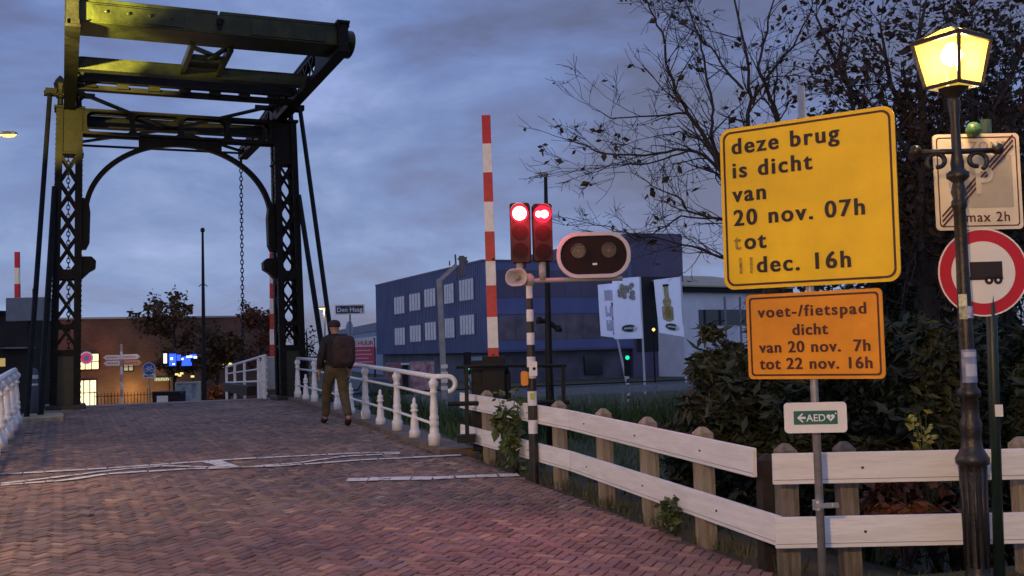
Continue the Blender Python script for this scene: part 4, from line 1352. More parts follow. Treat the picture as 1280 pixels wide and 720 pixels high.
# rucksack, carried on the back
bp_ = thing('rucksack', 'dark brown rounded rucksack on the back of the walker', 'rucksack', (pg.x, pg.y, gz(pg) + .01), TH)
canvas = mat('brown_canvas', (.038, .020, .018), .85, 0, .35, 12, .4, bscale=40)
def superell(c_, d, n=14, p=.45):
    m = M(); vs = []; fs = []
    sp_ = lambda v: math.copysign(abs(v) ** p, v)
    for i in range(n + 1):
        a = -PI / 2 + PI * i / n
        for k in range(2 * n):
            b2 = PI * k / n
            vs.append((c_[0] + d[0] / 2 * sp_(math.cos(a)) * sp_(math.cos(b2)), c_[1] + d[1] / 2 * sp_(math.cos(a)) * sp_(math.sin(b2)), c_[2] + d[2] / 2 * sp_(math.sin(a))))
    for i in range(n):
        for k in range(2 * n):
            fs.append((i * 2 * n + k, i * 2 * n + (k + 1) % (2 * n), (i + 1) * 2 * n + (k + 1) % (2 * n), (i + 1) * 2 * n + k))
    return m.add(vs, fs)
superell((.08, -.235, 1.25), (.36, .22, .52)).build('main_bag', canvas, bp_, smooth=True)
superell((.08, -.33, 1.17), (.25, .10, .27)).build('pocket', canvas, bp_, smooth=True)
for x in (-.07, .17):
    m = M(); m.tube([(x, -.16, 1.42), (x, -.05, 1.53), (x, .10, 1.46), (x, .14, 1.30), (x + .02, .08, 1.12), (x, -.16, 1.06)], .018, 6); m.build('strap', canvas, bp_, smooth=True)
m = M(); m.tube([(.03, -.20, 1.49), (.05, -.21, 1.535), (.10, -.21, 1.535), (.12, -.2, 1.49)], .01, 6); m.build('carry_loop', canvas, bp_)

per.scale = (1.05, 1.05, 1.03); bp_.scale = (1.05, 1.05, 1.03)
# ================================================================ FLOODLIGHT outside the picture on the left, lighting the bridge
FLP = B(-8.0, -4.0, 6.9)
fl = thing('street_floodlight', 'street floodlight on an unseen pole left of the bridge, three heads added to shape its light', 'floodlight', (FLP.x, FLP.y, .1))
m = M(); m.tube([(0, 0, -.2), (0, 0, 6.65)], [.08, .05], 10); m.build('shaft', grey_paint, fl)
def flood(tgt, energy, cone, blend):  # separate heads added to keep the yellow light on single parts
    d = (tgt - FLP).normalized()
    rot = d.to_track_quat('-Z', 'Y')
    m = M(); m.box(Vector((0, 0, 6.85)) - d * .16, (.22, .18, .12), rot=rot.to_matrix()); m.build('head', grey_paint, fl, bevel=.01)
    l_ = bpy.data.lights.new('bridge_floodlight', 'SPOT'); l_.energy = energy; l_.color = (1.0, .74, .13); l_.spot_size = R_(cone); l_.spot_blend = blend; l_.shadow_soft_size = .05
    o_ = bpy.data.objects.new('bridge_floodlight', l_); C.objects.link(o_); o_.location = FLP + d * .05; o_.rotation_euler = rot.to_euler()
flood(B(-6.6, -2.6, 7.95), 8500, 50, .8)
flood(B(-3.9, -2.0, 8.04), 12000, 25, .5)
_az, _el = R_(4), R_(8)
flood(FLP + AX * math.cos(_az) * math.cos(_el) + CX * math.sin(_az) * math.cos(_el) + Vector((0, 0, math.sin(_el))), 5200, 33, .35)

# ================================================================ VEGETATION
NR = np.random.default_rng(5)
def leaf_mesh(name, mt, parent, pos, size, elong=1.8, droop=.3, jit=.5):
    """pos: world-relative array (n,3); one folded leaf (two triangles) at each point"""
    pos = np.asarray(pos, dtype=float); n = len(pos)
    d = NR.normal(size=(n, 3)); d[:, 2] = d[:, 2] * .6 - droop; d /= np.linalg.norm(d, axis=1)[:, None] + 1e-9
    r = NR.normal(size=(n, 3)); r -= d * np.sum(r * d, axis=1)[:, None]; r /= np.linalg.norm(r, axis=1)[:, None] + 1e-9
    u = np.cross(d, r)
    s = size * (1 + jit * NR.normal(size=n)).clip(.4, 2)
    L = (d * (s * elong)[:, None]); Wd = r * (s * .5)[:, None]; Uf = u * (s * .12)[:, None]
    v = np.stack([pos, pos + L * .5 + Wd + Uf, pos + L, pos + L * .5 - Wd + Uf], axis=1).reshape(-1, 3)
    i = np.arange(n)[:, None] * 4
    f = np.concatenate([i + np.array([[0, 1, 2]]), i + np.array([[0, 2, 3]])]).tolist()
    me = bpy.data.meshes.new(name); me.from_pydata(v.tolist(), [], f)
    me.materials.append(mt)
    o = bpy.data.objects.new(name, me); C.objects.link(o); o.parent = parent
    return o
def blob_points(c_, rad, n, shell=.35):
    v = NR.normal(size=(n, 3)); v /= np.linalg.norm(v, axis=1)[:, None]
    r = NR.uniform(0, 1, n) ** shell
    return np.asarray(c_) + v * r[:, None] * np.asarray(rad)
def shrub(name, label, cat, base, size, n, leaf, mt, lobes=7, group=None, stems=5, seed=0, elong=1.9, droop=.3):
    rg = random.Random(seed)
    root = thing(name, label, cat, base, 0, group)
    pts = []
    sm = M()
    for k in range(lobes):
        a = rg.uniform(0, 2 * PI); rr = rg.uniform(.0, .75)
        c_ = (size[0] * .5 * rr * math.cos(a), size[1] * .5 * rr * math.sin(a), size[2] * rg.uniform(.25, .85))
        rad = (size[0] * rg.uniform(.16, .30), size[1] * rg.uniform(.16, .30), size[2] * rg.uniform(.12, .24))
        pts.append(blob_points(c_, rad, n // lobes, .8))
        sm.tube([(c_[0] * .15, c_[1] * .15, -.15), (c_[0] * .6, c_[1] * .6, c_[2] * .55), c_], [.022, .015, .006], 5)
        for q in range(3):
            e_ = Vector(c_) + Vector((rg.uniform(-1, 1) * rad[0], rg.uniform(-1, 1) * rad[1], rg.uniform(.2, 1.2) * rad[2]))
            sm.tube([c_, e_], [.008, .003], 4)
            pts.append(blob_points(e_, (.10, .10, .12), max(6, n // 90), .6))
    sm.build('stems', bark, root)
    leaf_mesh('foliage', mt, root, np.concatenate(pts), leaf, elong, droop)
    return root
# grassy bank with reeds along the water, behind the fence
def blades(name, pts, h, w, mt, label=None, kind='stuff'):
    vs = []; fs = []
    for p in pts:
        hh = h * NR.uniform(.5, 1.25); a = NR.uniform(0, 2 * PI); ln = NR.normal(0, .28) * hh; ln2 = NR.normal(0, .28) * hh
        dx, dy = math.cos(a) * w, math.sin(a) * w; o = len(vs)
        vs += [(p[0] - dx, p[1] - dy, p[2]), (p[0] + dx, p[1] + dy, p[2]), (p[0] + ln * .45 + dx * .7, p[1] + ln2 * .45 + dy * .7, p[2] + hh * .62), (p[0] + ln * .45 - dx * .7, p[1] + ln2 * .45 - dy * .7, p[2] + hh * .62), (p[0] + ln * 1.1, p[1] + ln2 * 1.1, p[2] + hh)]
        fs += [(o, o + 1, o + 2, o + 3), (o + 3, o + 2, o + 4)]
    me = bpy.data.meshes.new(name); me.from_pydata(vs, [], fs); me.materials.append(mt)
    o = bpy.data.objects.new(name, me); C.objects.link(o); tag(o, label, None, None, kind); return o
P_ = []
for k in range(9000):
    s = NR.uniform(-19, .4); t = NR.uniform(0, 1) ** .8 * 14 + fence_t(s) + .35
    p = B(s, t, 0)
    if p.y < 7.6: continue
    P_.append((p.x, p.y, hter(s, t) - .08))
blades('grass', P_, .32, .012, grassm, 'rough dark grass on the bank behind the white fence')
P_ = []
for k in range(6500):
    s = NR.uniform(-1.6, .35); t = NR.uniform(4.6, 22)
    P_.append((*B(s, t, 0)[:2], hter(s, t) - .1))
blades('reeds', P_, 1.0, .016, grassm, 'dense green reed belt along the canal edge behind the fence')
P_ = []
for k in range(2600):
    x = NR.uniform(.6, 6); y = NR.uniform(6.2, 7.1)
    if x < 1.75 + (7.2 - y) * .2 - .15 and NR.uniform() < .9: continue
    P_.append((x, y, -.07))
for k in range(900):
    q = fp0.lerp(fpc, NR.uniform(0, 1)); 
    P_.append((q.x + NR.normal(0, .10) + .12, q.y + NR.normal(0, .05), gz(q) - .05))
blades('grass', P_, .11, .006, mat('verge_grass', (.045, .06, .015), .75, 0, col2=(.11, .09, .03), scale=5), 'short verge grass at the foot of the white fences')

bush_spots = [  # px centre, py ground, D, width, height, label
    (915, 560, 11.0, 1.6, 1.2, 'dark broad leaved shrub behind the fence left of the orange sign'),
    (885, 540, 15.0, 1.5, 1.0, 'shrub nearest the canal, its leaves lying against the flagpoles'),
    (965, 560, 10.2, 1.8, 1.9, 'dense dark shrub behind the orange and AED signs'),
    (1085, 600, 9.8, 2.2, 2.3, 'tall dark shrub between the signs and the lamp post'),
    (1190, 600, 9.6, 2.2, 2.5, 'tall dark shrub directly behind the lamp post'),
    (1285, 600, 9.8, 2.2, 2.6, 'tall dark shrub at the right edge behind the round sign'),
    (1050, 560, 13.0, 2.8, 2.5, 'large dark bush filling the back below the yellow sign'),
    (1160, 560, 13.5, 3.4, 3.4, 'large dark bush far behind the lamp post'),
]
for k, (px, py, D, w_, h_, lab) in enumerate(bush_spots):
    p = at(px, 500, D); s, t = st(p); z = hter(s, t) - .1
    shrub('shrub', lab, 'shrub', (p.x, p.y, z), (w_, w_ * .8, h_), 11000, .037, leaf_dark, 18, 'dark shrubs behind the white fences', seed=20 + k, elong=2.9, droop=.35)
p = at(1130, 640, 8.3); shrub('shrub', 'low rusty orange shrub showing between the planks of the right fence', 'shrub', (p.x, p.y, -.05), (1.0, .5, .62), 900, .05, leaf_rust, 6, seed=3)
def sprig(name, label, base, h, n_st, n_lf, leaf, mt, spread, seed, cat='plant', lean=(0, 0)):
    rg = random.Random(seed); root = thing(name, label, cat, base)
    m = M(); pts = []
    for k in range(n_st):
        a = rg.uniform(0, 2 * PI); e_ = Vector((lean[0] + spread * math.cos(a) * rg.uniform(.3, 1), lean[1] + spread * .6 * math.sin(a) * rg.uniform(.3, 1), h * rg.uniform(.65, 1)))
        md_ = e_ * .5 + Vector((rg.gauss(0, .03), rg.gauss(0, .03), .04)); m.tube([(0, 0, -.05), md_, e_], [.007, .005, .002], 5)
        for q in range(n_lf):
            f_ = rg.uniform(.25, 1)
            b2 = (md_.lerp(e_, (f_ - .5) * 2) if f_ > .5 else md_ * (f_ * 2))
            pts.append(tuple(b2 + Vector((rg.gauss(0, .02), rg.gauss(0, .02), rg.gauss(0, .02)))))
    m.build('stems', leaf_green if mt is leaf_pale else bark, root); leaf_mesh('leaves', mt, root, pts, leaf, 1.6, .2)
    return root
p = at(1158, 560, 8.2); sprig('young_plant', 'pale yellow green young plant above the top rail of the right fence', (p.x, p.y, .2), at(1155, 512, 8.2).z - .2, 6, 18, .034, leaf_pale, .13, 4)
p = ground_at(846, 668); sprig('weed', 'dark green weed clump at the foot of the fence', (p.x - .02, p.y, p.z), .30, 15, 14, .035, leaf_green, .14, 8)
p = at(643, 582, 12.05); sprig('climbing_plant', 'leafy climber growing through the fence beside the banded pole', (p.x, p.y, gz(p)), at(640, 485, 12.05).z - gz(p), 7, 30, .06, leaf_green, .20, 5, lean=(-.05, 0))
p = ground_at(630, 590); sprig('weed', 'small weeds at the foot of the banded pole', (p.x + .15, p.y + .1, p.z), .10, 12, 8, .03, leaf_green, .25, 11)

# bare tree with a few hanging leaves
def grow(m, pts_out, p, d, L, r, depth, rg, up=.08, kids=(2, 3), ln=.72):
    n = 4; q = p.copy(); pts = [q.copy()]; rad = [r]
    dd = d.copy()
    for k in range(n):
        dd = (dd + Vector((rg.gauss(0, .16), rg.gauss(0, .16), rg.gauss(0, .12) + up * .4))).normalized()
        q = q + dd * (L / n); pts.append(q.copy()); rad.append(max(.0028, r * (1 - .62 * (k + 1) / n)))
    m.tube(pts, rad, 5 if depth > 2 else 4, cap=False)
    if depth == 0:
        pts_out += pts[2:]; return
    if depth <= 1: pts_out += pts[1:]
    for k in range(rg.randint(*kids)):
        f_ = rg.uniform(.25, 1.0); i = min(n - 1, int(f_ * n)); b2 = pts[i].lerp(pts[i + 1], f_ * n - i)
        nd = (dd + Vector((rg.gauss(0, .75), rg.gauss(0, .6), rg.gauss(0, .6) + up))).normalized()
        grow(m, pts_out, b2, nd, L * ln * rg.uniform(.7, 1.15), max(.003, r * .45), depth - 1, rg, up, kids, ln)
rg = random.Random(12)
DT = 14.0
base = at(985, 560, DT); base.z = -.4
bt = thing('bare_tree', 'almost bare tree with spreading dark twigs behind the yellow sign', 'tree', base)
def P3(px, py, dd=0): return at(px, py, DT + dd) - base
m = M(); tw = []
trunk = [Vector((0, 0, -.3)), P3(984, 470), P3(972, 390), P3(955, 320), P3(946, 280)]
m.tube(trunk, [.17, .14, .12, .10, .085], 10)
tr_o = None
limbs = [
    ([(946, 280), (915, 240), (899, 212), (884, 175), (859, 142), (844, 112), (832, 79), (828, 42), (812, 12), (800, -20)], .050, -.3),
    ([(918, 244), (897, 208), (876, 192), (847, 187), (805, 194), (751, 192), (722, 179), (700, 172)], .036, .2),
    ([(905, 222), (888, 167), (892, 137), (880, 83), (876, 50), (860, 10), (850, -20)], .036, .5),
    ([(950, 290), (940, 220), (934, 154), (938, 125), (934, 71), (920, 0), (915, -30)], .055, .0),
    ([(955, 300), (975, 200), (972, 146), (959, 112), (947, 83), (958, 40), (967, 0), (975, -30)], .050, .4),
    ([(870, 158), (857, 142), (822, 144), (763, 146), (742, 137)], .026, -.5),
    ([(946, 290), (899, 273), (859, 265), (847, 246), (817, 233), (790, 215)], .030, .3),
    ([(930, 282), (899, 273), (851, 271), (822, 287), (800, 300), (770, 290)], .022, -.2),
    ([(965, 360), (930, 332), (900, 322), (878, 312), (845, 303), (800, 296), (760, 283), (720, 275)], .030, .1),
    ([(930, 110), (905, 85), (890, 60), (870, 40), (840, 20), (815, 5)], .024, .2),
    ([(884, 176), (850, 165), (820, 170), (790, 178)], .018, .6),
    ([(859, 188), (830, 200), (800, 206), (765, 205), (740, 215), (712, 214)], .020, -.2),
    ([(938, 130), (960, 95), (990, 60), (1010, 20), (1020, -20)], .032, -.3),
]
for pix, r0, dd in limbs:
    pts = [P3(x, y, dd * (k / len(pix)) * 2) for k, (x, y) in enumerate(pix)]
    # smooth the line a little with extra wobble
    dn = []
    for a_, b2 in zip(pts[:-1], pts[1:]):
        for q in range(3): dn.append(a_.lerp(b2, q / 3) + Vector((rg.gauss(0, .012), rg.gauss(0, .02), rg.gauss(0, .012))))
    dn.append(pts[-1])
    rad = [max(.0035, r0 * .78 * (1 - .82 * k / (len(dn) - 1))) for k in range(len(dn))]
    m.tube(dn, rad, 6, cap=False)
    for k in range(2, len(dn) - 1):
        if rg.random() < .92:
            d = (dn[k + 1] - dn[k]).normalized()
            nd = (d * .9 + Vector((rg.gauss(0, .6), rg.gauss(0, .45), rg.gauss(.08, .55)))).normalized()
            grow(m, tw, dn[k], nd, rg.uniform(.35, .85) * (1.15 - .4 * k / len(dn)), max(.004, rad[k] * .5), 2, rg, .06, (2, 3), .66)
    grow(m, tw, dn[-1], (dn[-1] - dn[-3]).normalized(), .5, .005, 1, rg, .05, (2, 3), .7)
m.build('trunk', bark, bt, smooth=True)
sel = [tuple(tw[i]) for i in NR.choice(len(tw), 420, replace=False)]
leaf_mesh('last_leaves', leaf_dry, bt, sel, .05, 1.7, .7)

# dark leafy tree on the right
leaf_purple = mat('purple_brown_leaves', (.016, .010, .010), .75, 0, col2=(.030, .018, .014), scale=3)
def leafy_tree(label, px, D, z0, top_py, crown, nleaf, leaf, mt, seed, limbs_px, rt=.16, spread=.28):
    rg = random.Random(seed)
    base = at(px, 500, D); base.z = z0
    root = thing('leafy_tree', label, 'tree', base)
    m = M(); tw = []
    fork = Vector((0, 0, 2.6))
    m.tube([(0, 0, -.3), (.05, 0, 1.2), fork], [rt * 1.1, rt * .9, rt * .75], 10)
    for (x, y, dd) in limbs_px:
        e_ = at(x, y, D + dd) - base
        mid = fork.lerp(e_, .5) + Vector((rg.gauss(0, .2), rg.gauss(0, .2), .15))
        dn = [fork, fork.lerp(mid, .5) + Vector((rg.gauss(0, .06), 0, rg.gauss(0, .06))), mid, mid.lerp(e_, .5) + Vector((rg.gauss(0, .08), 0, rg.gauss(0, .08))), e_]
        rad = [rt * .5, rt * .4, rt * .3, rt * .18, .012]
        m.tube(dn, rad, 6, cap=False)
        for k in range(1, 5):
            for q in range(4):
                d = (dn[k] - dn[k - 1]).normalized()
                nd = (d + Vector((rg.gauss(0, .9), rg.gauss(0, .7), rg.gauss(0, .8)))).normalized()
                grow(m, tw, dn[k], nd, rg.uniform(.5, 1.1), max(.006, rad[k] * .4), 2, rg, .0, (2, 3), .68)
    m.build('trunk', bark, root, smooth=True)
    idx = NR.choice(len(tw), nleaf, replace=True)
    pos = np.array([tuple(tw[i]) for i in idx]) + NR.normal(0, .11, size=(nleaf, 3))
    leaf_mesh('crown', mt, root, pos, leaf, 1.7, .4)
    return root
leafy_tree('dark leafy tree behind the lamp post, its leaves against the dusk sky', 1165, 12.5, -.4, 0, 0, 9500, .047, leaf_purple, 5,
    [(1050, 60, .3), (1080, 120, -.3), (1100, 30, .5), (1130, 90, 0), (1150, 170, .4), (1190, 60, -.4), (1215, 20, .5), (1240, 150, .3), (1270, 90, 0), (1290, 40, .6), (1080, 210, .2), (1120, 230, .4), (1280, 230, -.2), (1160, -10, .2), (1020, 20, .4), (1210, 240, .3), (1260, 290, .3), (1110, 330, .2), (1150, 290, .4)])
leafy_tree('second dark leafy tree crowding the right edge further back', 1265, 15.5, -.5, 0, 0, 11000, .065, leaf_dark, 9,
    [(1210, 40, 0), (1250, 90, .5), (1300, 60, -.5), (1190, 180, .3), (1240, 220, .2), (1290, 180, 0), (1145, 250, .2), (1180, 320, .5), (1240, 340, .2), (1290, 300, 0), (1130, 370, .5), (1080, 400, .5), (1180, 410, .3)])

# ================================================================ FAR BANK
GZ = -1.0
def wall_box(m, p, q, z0, z1, th, mi=0):
    """wall slab from p to q (plan), thickness th going away from the viewer"""
    p = Vector((p.x, p.y, 0)); q = Vector((q.x, q.y, 0))
    d = (q - p).normalized(); n = Vector((-d.y, d.x, 0))
    if n.y < 0: n = -n
    vs = []
    for b2 in (p, q, q + n * th, p + n * th): vs += [(b2.x, b2.y, z0), (b2.x, b2.y, z1)]
    m.add(vs, [(0, 2, 3, 1), (2, 4, 5, 3), (4, 6, 7, 5), (6, 0, 1, 7), (1, 3, 5, 7), (0, 6, 4, 2)], mi)
class Facade:
    """local frame of a vertical wall: x along it, z up, y<0 out of the wall"""
    def __init__(s, root, p, q):
        s.p = Vector((p.x, p.y, 0)); s.q = Vector((q.x, q.y, 0)); s.root = root
        s.d = (s.q - s.p).normalized(); n = Vector((s.d.y, -s.d.x, 0)); s.n = n if n.y < 0 else -n
        s.o = Vector(root.location)
    def x(s, px, py=430):
        v = CAMR @ Vector(((px - 640) / F, (360 - py) / F, -1)); v2 = Vector((v.x, v.y, 0))
        # intersect sight line with the wall plane (plan)
        k = s.p.dot(s.n) / v2.dot(s.n)
        w = CAM0 + v * k
        return (Vector((w.x, w.y, 0)) - s.p).dot(s.d), w.z
    def pt(s, x, y, z):
        w = s.p + s.d * x - s.n * y + Vector((0, 0, z)); return w - s.o
    def rect(s, m, x0, x1, z0, z1, y0, y1, mi=0):
        vs = [s.pt(x, y, z) for y in (y0, y1) for x, z in ((x0, z0), (x1, z0), (x1, z1), (x0, z1))]
        m.add(vs, [(0, 1, 2, 3), (7, 6, 5, 4), (0, 4, 5, 1), (1, 5, 6, 2), (2, 6, 7, 3), (3, 7, 4, 0)], mi)
    def pxrect(s, m, px0, px1, py0, py1, y0, y1, mi=0):
        x0, z1 = s.x(px0, py0); x1, z0 = s.x(px1, py1)
        s.rect(m, min(x0, x1), max(x0, x1), z0, z1, y0, y1, mi)
brick_far = brick_mat('brown_brick', (.135, .052, .036), (.18, .075, .048), (.09, .07, .06), 1.0)
stucco = mat('pale_wall', (.74, .75, .80), .75, 0, .1, .6)
# brick shop building
bp0, bp1 = at(58, 480, 58), at(352, 480, 63)
bb = thing('brick_building', 'low brown brick shop with lit windows beyond the bridge', 'building', (bp0.x, bp0.y, GZ))
fc = Facade(bb, bp0, bp1)
zt_b = at(200, 397.5, 60).z
L = (fc.q - fc.p).length
m = M(); fc.rect(m, 0, L, GZ - .3, zt_b, 0, 12); m.build('wall', brick_far, bb)
m = M(); fc.rect(m, -.1, L + .1, zt_b, zt_b + .10, -.1, 12.1); m.build('roof_edge', mat('zinc_edge', (.32, .33, .36), .5), bb)
m = M()
for px in (165, 173): 
    x, _ = fc.x(px, 395); m.tube([fc.pt(x, 2.5, zt_b), fc.pt(x, 2.5, zt_b + (.55 if px == 165 else .4))], .07, 6); m.box(fc.pt(x, 2.5, zt_b + (.5 if px == 165 else .38)), (.3, .3, .1))
m.build('roof_vent', dark_paint, bb)
def lit(px0, px1, py0, py1, name='window', matx=None, frame=True, bars=1):
    m = M(); fc.pxrect(m, px0, px1, py0, py1, -.03, .02); o = m.build(name, matx or lit_window, bb)
    if frame:
        m = M(); w_ = .9
        x0, z1 = fc.x(px0, py0); x1, z0 = fc.x(px1, py1)
        for xa, xb, za, zb_ in ((x0 - .06, x1 + .06, z1, z1 + .06), (x0 - .06, x1 + .06, z0 - .06, z0), (x0 - .06, x0, z0, z1), (x1, x1 + .06, z0, z1)): fc.rect(m, xa, xb, za, zb_, -.06, .0)
        for k in range(bars):
            xm = x0 + (x1 - x0) * (k + 1) / (bars + 1); fc.rect(m, xm - .03, xm + .03, z0, z1, -.05, -.035)
        fc.rect(m, x0, x1, (z0 + z1) / 2 - .025, (z0 + z1) / 2 + .025, -.048, -.034)
        m.build('frame', dark_paint, o)
    return o
warm_white = emis('warm_shop_light', (1.0, .80, .42), 1.5)
lit(98, 123, 443, 461, 'window', emis('shop_window_light', (1.0, .66, .30), 2.0), bars=2)
lit(97, 120, 476, 506, 'door', emis('door_light', (1.0, .84, .46), 1.5), bars=2)
lit(155, 166, 454, 463, 'window', emis('dim_window', (.9, .8, .5), .40), bars=1)
lit(278, 290, 442, 459, 'window', emis('upper_window', (1.0, .75, .28), .85), bars=1)
text_root = bb
# signs on the shop
m = M(); q = fc.x(108, 447.5)
sg_ = thing('round_shop_sign', 'round red and blue hanging sign in front of the lit shop window', 'sign', fc.o + fc.pt(q[0], -.5, q[1]), math.atan2(fc.d.y, fc.d.x))
m = M(); m.prism(circ(.34, 24), -.03, .03); m.build('panel', emis('sign_red_lit', (.75, .07, .12), .55), sg_)
m = M(); ring(m, circ(.36, 24), circ(.29, 24), -.04, .04); m.build('rim', emis('sign_pale_lit', (.5, .45, .7), .5), sg_)
m = M(); m.prism([(-.12, -.15), (.12, -.15), (.16, .08), (.0, .18), (-.16, .08)], -.045, -.035); m.build('emblem', emis('sign_blue_lit', (.15, .12, .4), .5), sg_)
m = M(); m.bar((0, .0, .3), (0, .5, .3), .04, .04); m.build('bracket', dark_paint, sg_)
D = 53; pn_ = at(226, 450, D)
neon = thing('neon_sign', 'blue and white glowing shop sign on two thin posts before the dark tree', 'neon sign', (pn_.x, pn_.y, pn_.z))
for x in (-.6, .6):
    m = M(); m.bar((x, .06, -(pn_.z + 1.0)), (x, .06, .3), .04, .04); m.build('post', dark_paint, neon)
m = M()
for x, z, w_, h_ in ((-.42, .02, .34, .62), (-.1, .12, .2, .3), (.28, .0, .42, .34), (.3, -.22, .5, .16), (.62, .18, .34, .2)): m.box((x, 0, z), (w_, .05, h_))
m.build('blue_letters', emis('neon_blue', (.03, .10, 1.0), 1.6), neon)
m = M()
for x, z, w_, h_ in ((-.78, .1, .16, .5), (-.45, .08, .12, .14), (.45, .16, .3, .1), (.75, .12, .16, .12), (.1, .05, .1, .1), (-.35, -.2, .12, .08)): m.box((x, -.04, z), (w_, .05, h_))
m.build('white_letters', emis('neon_white', (.9, .9, 1.0), 1.3), neon)
m = M()
for x, z in ((-.2, -.72), (.05, -.68), (.6, -.85), (-.05, -.78)): m.box((x, -.04, z), (.16, .04, .1))
m.build('small_lights', emis('neon_yellow', (1, .8, .3), 1.0), neon)
q = fc.x(203, 474)
nm = thing('lit_name_board', 'narrow dim yellow lit name board on the brick shop beside the bike sign', 'sign', fc.o + fc.pt(q[0], -.08, q[1]), math.atan2(fc.d.y, fc.d.x))
m = M(); m.box((0, 0, 0), (.9, .06, .2)); m.build('panel', emis('name_panel', (.7, .65, .3), .35), nm)
m = M()
for k in range(6): m.box((-.34 + .135 * k, -.035, 0), (.03, .01, .12)); m.box((-.30 + .135 * k, -.035, .04 * (-1) ** k), (.07, .01, .025))
m.build('lettering', emis('name_letters', (.95, .9, .6), .8), nm)
for (px, py, e_, c_) in ((112, 500, 45, (1, .75, .32)), (165, 490, 85, (1, .66, .18)), (200, 490, 22, (1, .66, .18)), (111, 448, 22, (1, .25, .12))):
    q = fc.x(px, py); lamp_light('shop_light', fc.o + fc.pt(q[0], -.9, q[1]), e_, c_, .15)
# dark shed at the left
sp0, sp1 = at(-60, 480, 33), at(72, 480, 36)
sh = thing('dark_shed', 'dark low building at the left edge behind the stay rods', 'building', (sp0.x, sp0.y, -.6))
fs_ = Facade(sh, sp0, sp1); L2 = (fs_.q - fs_.p).length; zt_s = at(5, 391, 34).z
m = M(); fs_.rect(m, 0, L2, -1.2, zt_s, 0, 9); m.build('wall', mat('dark_boards', (.022, .017, .014), .8, 0, .3, 2), sh)
m = M(); fs_.rect(m, -.1, L2 + .1, zt_s, zt_s + .08, -.15, 9.1); m.build('roof', dark_paint, sh)
m = M(); fs_.pxrect(m, -6, 6, 448, 458, -.03, .02); o = m.build('window', emis('shed_window', (1, .7, .25), .35), sh)
m = M(); fs_.pxrect(m, 0, 38, 434.5, 435.5, -.3, -.02); m.build('ledge', grey_paint, sh)
m = M(); fs_.pxrect(m, 62, 71, 470, 505, -.03, .02); m.build('door', grey_paint, sh)
# grey box on its post, bollard
q = at(36.5, 387, 31)
gbx = thing('grey_box', 'large plain grey box raised on a post behind the left stay rods', 'box', (q.x, q.y, gz(q) - .2))
zq = q.z - gz(q) + .2
m = M(); m.box((0, 0, zq), (1.12, .6, .70)); m.build('casing', mat('blue_grey_box', (.16, .19, .23), .55, 0, .1, 4), gbx, bevel=.02)
m = M(); m.bar((0, .1, -.2), (0, .1, zq - .3), .14, .14); m.build('post', dark_paint, gbx)
m = M(); m.tube([(.12, 0, zq + .35), (.12, 0, zq + .62)], .025, 6); m.build('aerial', dark_paint, gbx)
q = ground_at(41, 519)
bo = thing('bollard', 'grey round bollard with pale bands left of the stay rods', 'bollard', (q.x, q.y, gz(q)))
m = M(); m.lathe([(.10, -.1), (.10, .9), (.08, .96), (.03, .99)], n=14); m.build('shaft', mat('bollard_grey', (.12, .13, .15), .5), bo, smooth=True)
m = M(); m.lathe([(.103, .76), (.103, .84)], n=14); m.lathe([(.103, .62), (.103, .66)], n=14); m.build('band', white_iron, bo)

def ground_far(px, D, z=GZ): p = at(px, 480, D); p.z = z; return p
def zat(px, py, D): return at(px, py, D).z
# fingerpost
D = 44; p = ground_far(152, D); fpst = thing('finger_post', 'white cycle finger post with four pale direction boards before the brick shop', 'signpost', p)
m = M(); z1 = zat(152, 430, D) - GZ
for k in range(10): m.lathe([(.055, z1 * k / 10), (.055, z1 * (k + 1) / 10)], n=10, mi=k % 2)
m.build('shaft', [pole_white, mat('post_band_grey', (.35, .3, .28), .5)], fpst)
for (px0, px1, py0, py1, mt_) in ((133, 150, 444, 449.5, sign_white), (133.5, 150, 451, 457, sign_white), (154, 172, 443, 449, sign_white), (155, 174, 450.5, 456.5, mat('pinkish_board', (.75, .38, .22), .5))):
    m = M(); a_, b2 = at(px0, py0, D) - p, at(px1, py1, D) - p
    x0, x1, z0, z1_ = a_.x, b2.x, b2.z, a_.z; zc = (z0 + z1_) / 2
    tip = x0 - .12 if px0 < 152 else x1 + .12
    m.prism([(x0, z0), (x1, z0), (tip, zc), (x1, z1_), (x0, z1_)] if px0 > 152 else [(x1, z0), (x1, z1_), (x0, z1_), (tip, zc), (x0, z0)], -.05, -.02)
    o = m.build('direction_board', mt_, fpst)
    mm = M()
    for k in range(7): mm.box((x0 + (x1 - x0) * (k + .8) / 8, -.053, zc), ((x1 - x0) * .06, .004, .06))
    mm.build('lettering', sign_red, o)
l = lamp_light('sign_light', p + Vector((.2, -1.2, zat(152, 440, D) - GZ)), 7, (1, .6, .5), .1)
